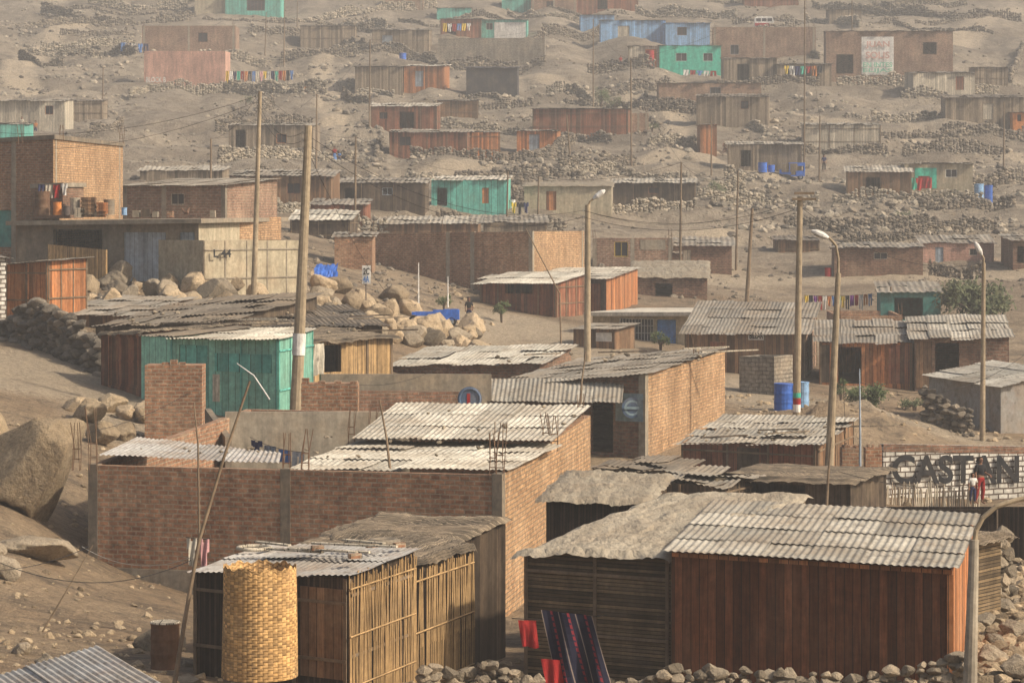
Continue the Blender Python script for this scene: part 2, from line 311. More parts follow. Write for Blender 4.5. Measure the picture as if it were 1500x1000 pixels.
# ---------------------------------------------------------------- mesh builder
class MB:
    def __init__(s): s.v=[];s.f=[];s.uv=[];s.m=[];s.r=[];s.rv=0.0
    def poly(s,pts,uvs=None,m=0):
        n=len(s.v); pts=[Vector(p) for p in pts]
        s.v+=[tuple(p) for p in pts]; s.f.append(list(range(n,n+len(pts)))); s.m.append(m); s.r.append(s.rv)
        if uvs is None:
            nn=(pts[1]-pts[0]).cross(pts[-1]-pts[0])
            if nn.length<1e-12: nn=Vector((0,0,1))
            nn.normalize()
            if abs(nn.z)<0.75:
                h=Vector((-nn.y,nn.x,0)); h.normalize(); uvs=[(p.dot(h),p.z) for p in pts]
            else: uvs=[(p.x,p.y) for p in pts]
        s.uv+=uvs
    def box(s,o,a,b,c,m=0):
        o,a,b,c=map(Vector,(o,a,b,c))
        if a.cross(b).dot(c)<0: a,b=b,a
        s.poly([o,o+b,o+a+b,o+a],m=m); s.poly([o+c,o+a+c,o+a+b+c,o+b+c],m=m)
        s.poly([o,o+a,o+a+c,o+c],m=m); s.poly([o+a,o+a+b,o+a+b+c,o+a+c],m=m)
        s.poly([o+a+b,o+b,o+b+c,o+a+b+c],m=m); s.poly([o+b,o,o+c,o+b+c],m=m)
    def cbox(s,c,sx,sy,sz,m=0,yaw=0):
        ca,sa=math.cos(yaw),math.sin(yaw); a=Vector((ca,sa,0))*sx; b=Vector((-sa,ca,0))*sy; cc=Vector((0,0,sz))
        s.box(Vector(c)-a/2-b/2,a,b,cc,m)
    def tube(s,pts,rs,n=8,m=0,cap=True):
        pts=[Vector(p) for p in pts]; rings=[]
        if not hasattr(rs,'__len__'): rs=[rs]*len(pts)
        L=0
        for i,p in enumerate(pts):
            t=(pts[min(i+1,len(pts)-1)]-pts[max(i-1,0)]).normalized()
            u=t.cross(Vector((0,1,0.01))) 
            if u.length<0.1: u=t.cross(Vector((1,0,0)))
            u.normalize(); w=t.cross(u)
            if i: L+=(p-pts[i-1]).length
            rings.append(([p+(u*math.cos(2*math.pi*k/n)+w*math.sin(2*math.pi*k/n))*rs[i] for k in range(n)],L,rs[i]))
        for i in range(len(rings)-1):
            a,La,ra=rings[i]; b,Lb,rb=rings[i+1]
            for k in range(n):
                k2=(k+1)%n; c=2*math.pi*max(ra,rb)/n
                s.poly([a[k],a[k2],b[k2],b[k]],[(k*c,La),((k+1)*c,La),((k+1)*c,Lb),(k*c,Lb)],m)
        if cap: s.poly(rings[0][0][::-1],m=m); s.poly(rings[-1][0],m=m)
    def torus(s,c,R,r,ax='z',m=0,n=20,k=8,sq=1.0):
        c=Vector(c)
        def pt(i,j):
            a=2*math.pi*i/n; b=2*math.pi*j/k; q=(R+r*math.cos(b)); z=r*math.sin(b)*sq
            if ax=='z': return c+Vector((q*math.cos(a),q*math.sin(a),z))
            if ax=='y': return c+Vector((q*math.cos(a),z,q*math.sin(a)))
            return c+Vector((z,q*math.cos(a),q*math.sin(a)))
        for i in range(n):
            for j in range(k): s.poly([pt(i,j),pt(i+1,j),pt(i+1,j+1),pt(i,j+1)],m=m)
def make(mb,name,mats,parent=None,base=None,smooth=False,label=None,category=None,group=None,kind=None):
    me=bpy.data.meshes.new(name); o=parent.location if parent else Vector(base if base is not None else mb.v[0])
    me.from_pydata([(v[0]-o[0],v[1]-o[1],v[2]-o[2]) for v in mb.v],[],mb.f)
    uv=me.uv_layers.new(name='UVMap'); uv.data.foreach_set('uv',[c for p in mb.uv for c in p])
    at=me.attributes.new('rnd','FLOAT','FACE'); at.data.foreach_set('value',mb.r)
    me.polygons.foreach_set('material_index',mb.m)
    if smooth: me.polygons.foreach_set('use_smooth',[True]*len(me.polygons))
    for m in mats: me.materials.append(mat(m))
    ob=bpy.data.objects.new(name,me); col.objects.link(ob)
    if parent: ob.parent=parent
    else: ob.location=o
    tag(ob,label,category,group,kind); return ob
def tag(ob,label=None,category=None,group=None,kind=None):
    if label: ob['label']=label
    if category: ob['category']=category
    if group: ob['group']=group
    if kind: ob['kind']=kind
def empty(name,loc,label,category,group=None):
    e=bpy.data.objects.new(name,None); e.location=loc; e.empty_display_size=0.3; col.objects.link(e); tag(e,label,category,group); return e
# ---------------------------------------------------------------- walls / roofs
def wall(mb,P0,P1,z0,t0,t1,ops,m=0,rev=0.14,flip=False):
    P0=Vector((P0[0],P0[1])); P1=Vector((P1[0],P1[1])); D=P1-P0; L=D.length; dr=D/L; inn=Vector((-dr.y,dr.x))
    xs=sorted(set([0.0,L]+[min(max(v,0.0),L) for o in ops for v in (o[0],o[2])]))
    top=lambda x:t0+(t1-t0)*x/L
    def V(x,z,k=0.0): q=P0+dr*x+inn*k; return Vector((q.x,q.y,z))
    def q(pts): mb.poly(pts[::-1] if flip else pts,m=m)
    for xa,xb in zip(xs[:-1],xs[1:]):
        if xb-xa<1e-4: continue
        z=z0; sp=sorted([(o[1],o[3]) for o in ops if o[0]<=xa+1e-4 and o[2]>=xb-1e-4])
        for a,b in sp:
            if a>z: q([V(xa,z),V(xb,z),V(xb,a),V(xa,a)])
            z=b
        if min(top(xa),top(xb))>z: q([V(xa,z),V(xb,z),V(xb,top(xb)),V(xa,top(xa))])
    if rev>0:
        for a,b,c,d in ops:
            mb.poly([V(a,b),V(a,b,rev),V(a,d,rev),V(a,d)],m=m); mb.poly([V(c,b),V(c,d),V(c,d,rev),V(c,b,rev)],m=m)
            mb.poly([V(a,d),V(a,d,rev),V(c,d,rev),V(c,d)],m=m); mb.poly([V(a,b),V(c,b),V(c,b,rev),V(a,b,rev)],m=m)
def bil(Q,s,t): return Q[0]*(1-s)*(1-t)+Q[1]*s*(1-t)+Q[2]*s*t+Q[3]*(1-s)*t
def corr(mb,Q,os=0.25,of=0.3,ob=0.2,period=0.2,amp=0.03,sw=1.0,rl=2.2,jit=1.0):
    w=((Q[1]-Q[0]).length+(Q[2]-Q[3]).length)/2; L=((Q[3]-Q[0]).length+(Q[2]-Q[1]).length)/2
    ns=max(1,round((w+2*os)/sw)); nr=max(1,round((L+of+ob)/rl)); sw=(w+2*os)/ns; rl=(L+of+ob)/nr
    for r in range(nr):
        for i in range(ns):
            a=-os+i*sw-0.04; b=a+sw+0.08; t0=-of+r*rl-(0.12 if r else 0)+rng.uniform(-.09,.09)*jit; t1=-of+(r+1)*rl+rng.uniform(-.05,.05)*jit
            dz=[rng.uniform(-.025,.03)*jit for _ in range(4)]; mb.rv=rng.random(); base=0.03+0.018*r+0.012*(i%2); sk=rng.uniform(-.03,.03)*jit
            n=max(2,int((b-a)/period*6)); nt=2; pr=None
            for k in range(n+1):
                s=a+(b-a)*k/n; f=k/n; cur=[]
                for h in range(nt+1):
                    g=h/nt; t=t0+(t1-t0)*g; p=bil(Q,(s+sk*g)/w,t/L)+Vector((0,0,base+amp*math.sin(2*math.pi*s/period)+dz[0]*(1-f)*(1-g)+dz[1]*f*(1-g)+dz[2]*f*g+dz[3]*(1-f)*g-0.02*math.sin(math.pi*g)*jit)); cur.append((p,(s,t)))
                if pr:
                    for h in range(nt): mb.poly([pr[h][0],cur[h][0],cur[h+1][0],pr[h+1][0]],[pr[h][1],cur[h][1],cur[h+1][1],pr[h+1][1]])
                pr=cur
    mb.rv=0
def tarp(mb,Q,os=0.25,of=0.35,ob=0.2,amp=0.08,n=44,k=30,seed=0,droop=0.14):
    w=(Q[1]-Q[0]).length; L=(Q[3]-Q[0]).length; g=[]
    for j in range(k+1):
        row=[]
        for i in range(n+1):
            s=-os+(w+2*os)*i/n; t=-of+(L+of+ob)*j/k
            rag=0.12*noise.fractal(Vector((s*1.7,seed,2)),.7,2,3)*(j==0 or j==k); rags=0.1*noise.fractal(Vector((t*1.9,seed,8)),.7,2,3)*(i==0 or i==n)
            p=bil(Q,(s+rags)/w,(t+rag)/L); z=amp*0.7*noise.fractal(Vector((p.x*.8+seed,p.y*0.6,seed)),0.9,2,3)
            ca=noise.noise(Vector((p.x*.25,p.y*.25,seed+3)))*1.2; uu=p.x*math.cos(ca)+p.y*math.sin(ca)
            z+=amp*.9*(0.5-abs(noise.noise(Vector((uu*1.5+seed,p.y*0.25,1)))))+amp*.35*(0.5-abs(noise.noise(Vector((uu*.6,p.y*1.8,4)))))
            z+=amp*.5*max(0,math.cos(t*2*math.pi/1.3))**6
            e=max(0,-t)/max(of,.01); z-=droop*e*e*(0.6+0.7*noise.noise(Vector((s*1.5,seed,0)))); e2=max(0,-s,s-w)/max(os,.01); z-=droop*0.5*e2
            row.append((p+Vector((0,0,z+0.02)),(s,t)))
        g.append(row)
    base=len(mb.v)
    for row in g:
        for p,uv in row: mb.v.append(tuple(p))
    for j in range(k):
        for i in range(n):
            mb.f.append([base+j*(n+1)+i,base+j*(n+1)+i+1,base+(j+1)*(n+1)+i+1,base+(j+1)*(n+1)+i]); mb.m.append(0); mb.r.append(mb.rv); mb.uv+=[g[j][i][1],g[j][i+1][1],g[j+1][i+1][1],g[j+1][i][1]]
def perp(a,b):
    d=(b-a).normalized(); return Vector((-d.y,d.x))
def inset(pts,t):
    n=len(pts); c=sum(pts,Vector((0,0)))/n; out=[]
    for i in range(n):
        a=pts[i-1]; b=pts[i]; e=pts[(i+1)%n]; n1=perp(a,b); n2=perp(b,e)
        if n1.dot(c-b)<0: n1=-n1
        if n2.dot(c-b)<0: n2=-n2
        k=t/max(0.3,1+n1.dot(n2)); out.append(b+(n1+n2)*k)
    return out
def house(lab,A,B,top,C=None,dep=4.5,rise=0.25,wm='wood_redb',sm=None,roof='corr',rm='cement',ops=(),name='wooden_shack',cat='house',over=0.25,of=0.3,thick=0,z0=None,batten=0,period=0.2,jit=1.0,group=None,cols_=None,colm='concrete',sw=1.0,rl=2.2,rebar=None,seed=0,bm='pole_w',amp=None):
    a=Vector((X(*A),A[1])); b=Vector((X(*B),B[1]))
    c=Vector((X(*C),C[1])) if C else b+perp(a,b)*dep
    d=a+c-b
    za=Zr(top[0],A[1]); zb_=Zr(top[1],B[1]); rs=rise if isinstance(rise,tuple) else (rise,rise)
    zc=zb_+rs[0]; zd=za+rs[1]
    if len(top)>2 and top[2] is not None and C: zc=Zr(top[2],C[1]); zd=za+(zc-zb_)
    pl=[a,b,c,d]; zs=[za,zb_,zc,zd]
    gz=[zg(p.x,p.y) for p in pl]; zl=(min(gz)-0.5) if z0 is None else z0
    base=Vector(((a.x+b.x+c.x+d.x)/4,(a.y+b.y+c.y+d.y)/4,(gz[0]+gz[1])/2))
    e=empty(name,base,lab,cat,group); sm=sm or wm
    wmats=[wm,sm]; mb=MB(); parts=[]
    oo=[[] for _ in range(4)]
    for op in ops:
        sd,kd,x0,y0,x1,y1=op[:6]; m=op[6] if len(op)>6 else 'dark'
        p0=pl[sd]; p1=pl[(sd+1)%4]; D=p1-p0; L=D.length; ds_=[]
        def tt(px):
            k=(px-750)/F; return (k*p0.y-p0.x)/(D.x-k*D.y)
        t0,t1=sorted((tt(x0),tt(x1))); t0=max(t0,0.01); t1=min(t1,0.99)
        if t1-t0<0.005: continue
        dm=p0.y+D.y*(t0+t1)/2; zt_=Zr(y0,dm); zb2=max(Zr(y1,dm),zl+0.05)
        ztop=min(zs[sd],zs[(sd+1)%4])-0.05; zt_=min(zt_,ztop)
        if zt_-zb2<0.1: continue
        r=(t0*L,zb2,t1*L,zt_)
        if kd!='panel': oo[sd].append(r)
        parts.append((sd,kd,r,m))
    for i in range(4):
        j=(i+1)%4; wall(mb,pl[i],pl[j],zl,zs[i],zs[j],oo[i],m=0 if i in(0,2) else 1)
    if thick:
        ip=inset(pl,thick)
        for i in range(4):
            j=(i+1)%4
            mb.poly([(pl[i].x,pl[i].y,zs[i]),(pl[j].x,pl[j].y,zs[j]),(ip[j].x,ip[j].y,zs[j]),(ip[i].x,ip[i].y,zs[i])],m=0)
            wall(mb,ip[i],ip[j],zl,zs[i],zs[j],oo[i],m=0,rev=0,flip=True)
    make(mb,'wall',wmats,e)
    def V(sd,u,z,k):
        p0=pl[sd]; p1=pl[(sd+1)%4]; dr=(p1-p0).normalized(); inn=Vector((-dr.y,dr.x)); q=p0+dr*u+inn*k; return Vector((q.x,q.y,z))
    for sd,kd,(u0,v0,u1,v1),m in parts:
        q=MB(); U=V(sd,1,0,0)-V(sd,0,0,0); I=V(sd,0,0,1)-V(sd,0,0,0)
        if kd=='hole': continue
        if kd in('door','garage'):
            q.rv=rng.random(); q.box(V(sd,u0+.01,v0,0.07),U*(u1-u0-.02),I*0.04,Vector((0,0,v1-v0-.01)))
            n=2 if kd=='garage' else 1
            for i in range(n):
                ua=u0+.02+(u1-u0-.04)*i/n; w=(u1-u0-.04)/n-.02
                for (aa,bb,ww,hh) in ((0,0,w,.08),(0,v1-v0-.1,w,.08),(0,(v1-v0)*.5,w,.07),(0,.082,.07,v1-v0-.19),(w-.07,.082,.07,v1-v0-.19)):
                    if bb==(v1-v0)*.5: aa+=.072; ww-=.144
                    q.box(V(sd,ua+aa,v0+bb+.005,0.045),U*ww,I*0.024,Vector((0,0,hh)))
            dob=make(q,'door',[m],e)
            if A[1]<170:
                k=MB(); k.box(V(sd,u1-.14,v0+(v1-v0)*.45-.09,0.02),U*.03,I*0.022,Vector((0,0,.14))); ho=make(k,'handle',['iron'],e); ho.parent=dob
        elif kd in('win','grille'):
            q.box(V(sd,u0,v0,0.11),U*(u1-u0),I*0.01,Vector((0,0,v1-v0)),1)
            f=.05
            for (ua,va,w,h) in ((u0,v0,u1-u0,f),(u0,v1-f,u1-u0,f),(u0,v0+f,f,v1-v0-2*f),(u1-f,v0+f,f,v1-v0-2*f)):
                q.box(V(sd,ua,va,0.05),U*w,I*0.05,Vector((0,0,h)),0)
            n=max(1,int((u1-u0)/(.18 if kd=='grille' else .6)))
            for i in range(1,n+1 if n==1 else n): q.box(V(sd,u0+(u1-u0)*i/(n if n>1 else 2)-.012,v0+f,0.06),U*.03,I*0.03,Vector((0,0,v1-v0-2*f)),0)
            if kd=='grille':
                for i in range(1,4): q.box(V(sd,u0+f,v0+(v1-v0)*i/4,0.035),U*(u1-u0-2*f),I*0.02,Vector((0,0,.03)),0)
            make(q,'window',[m if m!='dark' else 'wood_pale','dark'],e)
        elif kd=='panel':
            q.rv=rng.random(); q.box(V(sd,u0,v0,-0.025),U*(u1-u0),I*0.022,Vector((0,0,v1-v0))); make(q,'panel',[m],e)
    if batten:
        for sd in (0,1):
            p0=pl[sd]; p1=pl[(sd+1)%4]; L=(p1-p0).length; n=max(1,int(L/batten)); U=V(sd,1,0,0)-V(sd,0,0,0); I=V(sd,0,0,1)-V(sd,0,0,0)
            for i in range(n+1):
                u=min(max(L*i/n-.04+rng.uniform(-.1,.1),0.01),L-.1)
                if any(r[0]-.08<u<r[2] for r in oo[sd]): continue
                zt2=zs[sd]+(zs[(sd+1)%4]-zs[sd])*u/L
                q=MB(); q.rv=rng.random(); q.box(V(sd,u,zl,-0.03),U*.075,I*0.028,Vector((0,0,zt2-zl-.02))); make(q,'batten',[bm],e)
            if not oo[sd]:
                for h in (0.12,0.5):
                    zz=min(zs[sd],zs[(sd+1)%4]); q=MB(); q.rv=rng.random(); q.box(V(sd,.02,zz-(zz-zl)*h,-0.055),U*(L-.04),I*0.023,Vector((0,0,.06))); make(q,'batten',[bm],e)
    if cols_:
        for sd,px in cols_:
            p0=pl[sd]; p1=pl[(sd+1)%4]; D=p1-p0; L=D.length; k=(px-750)/F; t=(k*p0.y-p0.x)/(D.x-k*D.y); t=min(max(t,0),1)
            U=V(sd,1,0,0)-V(sd,0,0,0); I=V(sd,0,0,1)-V(sd,0,0,0); z2=zs[sd]+(zs[(sd+1)%4]-zs[sd])*t
            q=MB(); q.box(V(sd,min(max(t*L-.14,-.012),L-.268),zl,-0.014-.003*sd),U*.28,I*0.26,Vector((0,0,z2-zl+.03+.004*sd))); make(q,'concrete_column',[colm],e)
    if rebar:
        for px,py,dd,h in rebar:
            q=MB(); p=P(px,py,dd)
            for i in range(4):
                o=p+Vector(((i%2)*.2-.1,(i//2)*.2-.1,-.2)); q.tube([o,o+Vector((rng.uniform(-.04,.04),0,h*.5)),o+Vector((rng.uniform(-.14,.14),rng.uniform(-.1,.1),h+.2))],.011,4)
            for k in (0.1,.35): q.tube([p+Vector((-.1,-.1,h*k)),p+Vector((.1,-.1,h*k)),p+Vector((.1,.1,h*k)),p+Vector((-.1,.1,h*k)),p+Vector((-.1,-.1,h*k))],.008,4)
            make(q,'rebar',['rust'],e)
    Q=[Vector((p.x,p.y,z)) for p,z in zip(pl,zs)]
    q=MB()
    if roof=='corr': corr(q,Q,over,of,over,period,amp or min(period*.13,.013 if A[1]>125 else .02),sw,rl,jit)
    elif roof=='tarp': tarp(q,Q,over,of,over,seed=seed or A[0])
    elif roof=='slab':
        o=over; U=(Q[1]-Q[0]).normalized(); I=(Q[3]-Q[0]).normalized(); w=(Q[1]-Q[0]).length; L=(Q[3]-Q[0]).length
        q.box(Q[0]-U*o-I*of+Vector((0,0,.003)),U*(w+2*o),I*(L+of+o),Vector((0,0,.22)))
    if q.v: make(q,'roof',[rm],e,smooth=(roof=='tarp'))
    return e,pl,zs,zl
# ---------------------------------------------------------------- rocks
def icos(sub):
    import bmesh
    bm=bmesh.new(); bmesh.ops.create_icosphere(bm,subdivisions=sub,radius=1.0); v=np.array([x.co[:] for x in bm.verts]); f=[[y.index for y in x.verts] for x in bm.faces]; bm.free(); return v,np.array(f)
def rockv(sub,seed):
    v,f=icos(sub); o=[]
    r=random.Random(seed); pl=[(Vector((r.uniform(-1,1),r.uniform(-1,1),r.uniform(-1,1))).normalized(),r.uniform(.5,.8)) for _ in range(11)]
    for p in v:
        p=Vector(p); k=1+0.28*noise.fractal(p*1.1+Vector((seed*3.7,0,0)),.8,2,5); q=p*k
        for n,dd in pl:
            e=q.dot(n)-dd
            if e>0: q=q-n*e*.92
        q=q*(1+.03*noise.fractal(p*4+Vector((seed,0,0)),.7,2,3))
        o.append(q*1.2)
    return np.array([x[:] for x in o]),f
R1=[rockv(1,i) for i in range(8)]; R2=[rockv(2,20+i) for i in range(8)]; R4=[rockv(4,40+i) for i in range(8)]
def rotm(a,b,c): return np.array(Matrix.Rotation(a,3,'Z')@Matrix.Rotation(b,3,'X')@Matrix.Rotation(c,3,'Y'))
def stack(items,name,m,hi=False,smooth=False,**kw):
    V=[];Fc=[];rv=[];n=0
    for (p,s,rd) in items:
        v,f=rng.choice(R2 if hi else R1); R=rotm(rng.uniform(0,6.28),rng.uniform(-.5,.5),rng.uniform(-.5,.5))
        w=(v@R.T)*np.array(s)+np.array(p); V.append(w); Fc.append(f+n); n+=len(v); rv+= [rd]*len(f)
    V=np.concatenate(V); Fc=np.concatenate(Fc); o=V.mean(0); o[2]=V[:,2].min()
    me=bpy.data.meshes.new(name); me.from_pydata((V-o).tolist(),[],Fc.tolist())
    at=me.attributes.new('rnd','FLOAT','FACE'); at.data.foreach_set('value',rv); me.materials.append(mat(m))
    ob=bpy.data.objects.new(name,me); ob.location=o; col.objects.link(ob); tag(ob,**kw); return ob
def stone_wall(pts,h,s,hi=False,lab='dry stone retaining wall of stacked grey rocks',m='rock_g',ds=None,drop=0.0,grp='dry stone walls on the hillside'):
    q=[]
    for i,(a,b) in enumerate(pts):
        d=ds[i] if ds else gd(a,b); q.append(Vector((X(a,d),d)))
    it=[]
    for i in range(len(q)-1):
        L=(q[i+1]-q[i]).length; n=max(1,int(L/(s*.85)))
        for k in range(n):
            p=q[i].lerp(q[i+1],(k+rng.uniform(-.2,.2)+.5)/n); g=zg(p.x,p.y)-drop; hh=h*(0.75+0.6*noise.noise(Vector((p.x*.3,p.y*.3,2)))); z=-.1; 
            while z<hh:
                sz=s*rng.uniform(.55,1.25); it.append(((p.x+rng.uniform(-.05,.05),p.y+rng.uniform(-.1,.1)+z*.12,g+z+sz*.25),(sz*.62,sz*.55,sz*.42),rng.random())); z+=sz*.62
            if rng.random()<.4: sz=s*rng.uniform(.4,.9); yy=p.y-rng.uniform(.3,1.4); it.append(((p.x,yy,zg(p.x,yy)+sz*.1),(sz*.6,sz*.6,sz*.4),rng.random()))
    return stack(it,'stone_wall',m,hi,label=lab,category='stone wall',group=grp)
RM={}
def boulder(px,py,wpx,k=None,d=None,m='rock_w',sq=(1,1,.8),lab='rounded dusty granite boulder on the slope',sink=.3,z=None,name='boulder',grp='boulders on the slope'):
    d=d or gd(px,py); s=wpx/F*d/2; i=rng.randrange(8) if k is None else k
    if (i,m) not in RM:
        v,f=R4[i]; me=bpy.data.meshes.new('boulder'); me.from_pydata(v.tolist(),[],f.tolist()); me.polygons.foreach_set('use_smooth',[True]*len(me.polygons)); me.materials.append(mat(m)); RM[(i,m)]=me
    ob=bpy.data.objects.new(name,RM[(i,m)]); x=X(px,d); ob.location=(x,d,(zg(x,d) if z is None else z)+s*sq[2]*(1-sink)); ob.scale=(s*sq[0],s*sq[1],s*sq[2]); ob.rotation_euler=(rng.uniform(-.3,.3),rng.uniform(-.3,.3),rng.uniform(0,6.3))
    if s>0.9: ob.rotation_euler[0]*=.3
    col.objects.link(ob); tag(ob,lab,'rock',grp); return ob
# ================================================================= build
build_terrain()
# ---- foreground structures
house('low shed with ribbed grey metal roof',(-22,42.7),(255,45.5),(1106,1019,951),C=(138,50.3),wm='wood_grey',rm='zinc',period=.13,sw=.8,over=.08,of=.08,rl=6,jit=.4,amp=.014)
e,pl,zs,zl=house('small shack of dark woven reed with plank weighted metal sheet roof',(284,56.2),(510,54.0),(838,846),C=(606,57.2),rise=.12,wm='reed_dark',sm='reed_dark',roof='corr',rm='zinc',name='reed_shack',period=.14,over=.12,of=.12,ops=[(0,'panel',440,850,508,992,'wood_brown')],batten=1.2,amp=.012)
def sticks(parent,p0,p1,z0,z1,sp,r,name='reed_panel',m='reed',jit=.12,lean=.02):
    q=MB(); L=(Vector(p1)-Vector(p0)).length; n=int(L/sp)
    for i in range(n+1):
        if rng.random()<.06: continue
        p=Vector(p0).lerp(Vector(p1),i/n); q.rv=rng.random(); h=z1+rng.uniform(-jit,jit)
        q.tube([(p.x,p.y,z0),(p.x+rng.uniform(-lean,lean),p.y,(z0+h)/2),(p.x+rng.uniform(-lean,lean)*2,p.y,h)],[r*rng.uniform(.7,1.4),r,r*.8],5)
    for zz in (z0+(z1-z0)*.25,z0+(z1-z0)*.6,z0+(z1-z0)*.93): q.tube([(p0[0],p0[1]-.04,zz),(p1[0],p1[1]-.04,zz)],r*1.3,5)
    return make(q,name,[m],parent) if parent else q
o=Vector((.04,-.05))
sticks(e,(pl[1]+o).to_tuple(),(pl[2]+o).to_tuple(),zl+.3,zs[1]-.02,.05,.017)
e2,pl2,zs2,zl2=house('lean-to of split cane with grey reed mat roof',(606,57.3),(692,60.5),(828,800),C=(560,66),rise=.0,wm='reed_dark',sm='reed_dark',roof='tarp',rm='thatch',name='reed_shack',over=.15,of=.2)
sticks(e2,(pl2[0]+Vector((.03,-.06))).to_tuple(),(pl2[1]+Vector((.03,-.06))).to_tuple(),zl2+.3,(zs2[0]+zs2[1])/2-.1,.06,.02,jit=.08)
house('reed mat roof over a storage lean-to',(415,60.5),(605,59.5),(808,816),dep=5.5,rise=.2,wm='reed_dark',roof='tarp',rm='thatch',name='reed_shack',over=.12,of=.15)
def cyl_mat():
    d=53.2; x=X(380,d); z0=Zr(990,d); q=MB(); r=.68; n=60; H=Zr(828,d)-z0
    for k in range(n):
        for j in range(8):
            def pt(k,j):
                a=2*math.pi*k/n; rr=r*(1.03-.006*j+.012*math.sin(3*a+j*.3)+.008*math.sin(7*a)); zz=H*j/8
                if j==8: zz+=.03*math.sin(a*9)+.025*math.sin(a*23)
                return Vector((x+rr*math.cos(a),d+rr*math.sin(a),z0+zz))
            q.poly([pt(k,j),pt(k+1,j),pt(k+1,j+1),pt(k,j+1)],[(r*2*math.pi*k/n,H*j/8),(r*2*math.pi*(k+1)/n,H*j/8),(r*2*math.pi*(k+1)/n,H*(j+1)/8),(r*2*math.pi*k/n,H*(j+1)/8)])
    make(q,'woven_mat_enclosure',['weave'],base=(x,d,z0),smooth=True,label='tall golden woven bamboo mat rolled into a standing cylinder',category='woven mat')
cyl_mat()
def drum(px,py,d,wpx,hpx,m,lab,name='barrel',ribs=3,z=None,lid=None,grp=None):
    x=X(px,d); z0=(zg(x,d)-.03) if z is None else z; r=wpx/F*d/2; H=hpx/F*d; q=MB(); pts=[];rs=[]
    for i in range(13):
        f=i/12; pts.append((x,d,z0+H*f)); rs.append(r*(1.0+(.04 if i in(0,4,8,12) else 0)))
    q.tube(pts,rs,20,0); e=empty(name,(x,d,z0),lab,'barrel' if 'barrel' in name else 'water tank',grp); make(q,'body',[m],e,smooth=False)
    q=MB(); q.torus((x,d,z0+H+.012),r*.98,.022,'z',0,20,6)
    q.tube([(x,d,z0+H+.004),(x,d,z0+H+.03)],r*.86,18); make(q,'lid',[lid or m],e)
drum(242,978,54.5,42,66,'rust','rusty oil drum with wooden lid beside the shack',lid='wood_pale',z=Zr(978,54.5))
# front right sheds
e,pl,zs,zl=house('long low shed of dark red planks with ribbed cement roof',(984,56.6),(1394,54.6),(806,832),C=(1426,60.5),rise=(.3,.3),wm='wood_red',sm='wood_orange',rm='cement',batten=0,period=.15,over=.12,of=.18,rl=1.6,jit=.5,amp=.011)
q=MB(); a=Vector((pl[0].x,pl[0].y,zs[0]-.02)); b=Vector((pl[1].x,pl[1].y,zs[1]-.02)); q.box(a+Vector((0,-.05,-.09)),(b-a),(0,.045,0),(0,0,.08)); make(q,'eaves_beam',['wood_orange'],e)
q=MB(); q.box((pl[1].x-.09,pl[1].y-.05,zl),(.12,0,0),(0,.045,0),(0,0,zs[1]-zl-.12)); make(q,'corner_post',['wood_orange'],e)
house('shed of horizontal split cane under a sagging tarpaulin',(768,58.6),(982,57.0),(808,812),dep=6.6,rise=.55,wm='reed_h',roof='tarp',rm='tarp',name='reed_shack',batten=1.3,over=.15,of=.25,seed=4)
house('tarpaulin covered lean-to behind the cane shed',(800,67),(945,66.5),(728,735),dep=3,rise=.3,wm='reed_dark',roof='tarp',rm='tarp',name='reed_shack',seed=9,over=.2)
stone_wall([(700,0),(900,0),(1150,0),(1425,0)],.62,.24,True,'low dry stone footing wall below the plank shed','rock',[55,54.6,54.2,53.6],grp=None)
stone_wall([(610,0),(700,0)],.5,.3,True,'pile of stones beside the shack','rock',[54.5,55.2],drop=.1,grp=None)
# big brick house
Bp=dict(name='brick_house',thick=.24)
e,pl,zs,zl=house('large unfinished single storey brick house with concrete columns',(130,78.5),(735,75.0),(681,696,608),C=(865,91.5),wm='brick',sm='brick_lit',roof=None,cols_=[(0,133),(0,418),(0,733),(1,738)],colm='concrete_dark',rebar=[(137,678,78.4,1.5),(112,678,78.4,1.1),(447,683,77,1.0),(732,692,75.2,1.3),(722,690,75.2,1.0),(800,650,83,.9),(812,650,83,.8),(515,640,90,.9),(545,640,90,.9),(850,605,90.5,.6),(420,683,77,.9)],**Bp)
zz=zs[1]
def roofsheet(Q,m,period,lab,over=.05,sw=1.0,rl=2.2,jit=1.0,parent=None,typ='corr'):
    q=MB(); (corr(q,Q,over,over,over,period,period*.10,sw,rl,jit) if typ=='corr' else tarp(q,Q,over,over,over)); return make(q,'roof',[m],parent)
def PZ(px,d,z): return Vector((X(px,d),d,z))
q=MB(); a=Vector((pl[0].x,pl[0].y,0)); b=Vector((pl[1].x,pl[1].y,0)); U=(b-a).normalized(); L=(b-a).length
q.box(a+U*.3+Vector((0,-.03,zs[0]-2.75)),U*(L-.6)+Vector((0,0,zs[1]-zs[0])),(0,.028,0),(0,0,-1.6)); make(q,'foundation_band',['concrete'],e)
roofsheet([PZ(424,77.0,zs[0]+.02),PZ(741,75.6,zz+.05),PZ(818,82.6,zz+.12),PZ(528,84.5,zs[0]+.12)],'cement_w',.17,'',parent=e,sw=1.1,rl=2.4,jit=1.5)
roofsheet([PZ(520,83.2,zs[0]+.32),PZ(806,81.6,zz+.34),PZ(862,91.0,zz+.62),PZ(585,92.8,zs[0]+.66)],'cement_w',.17,'',parent=e,sw=1.1,rl=3,jit=.7)
roofsheet([PZ(150,78.9,zs[0]+.22),PZ(404,77.6,zs[0]+.1),PZ(408,80.3,zs[0]+.14),PZ(205,83.5,zs[0]+.32)],'zinc',.16,'',parent=e,sw=.9,rl=4,jit=.5)
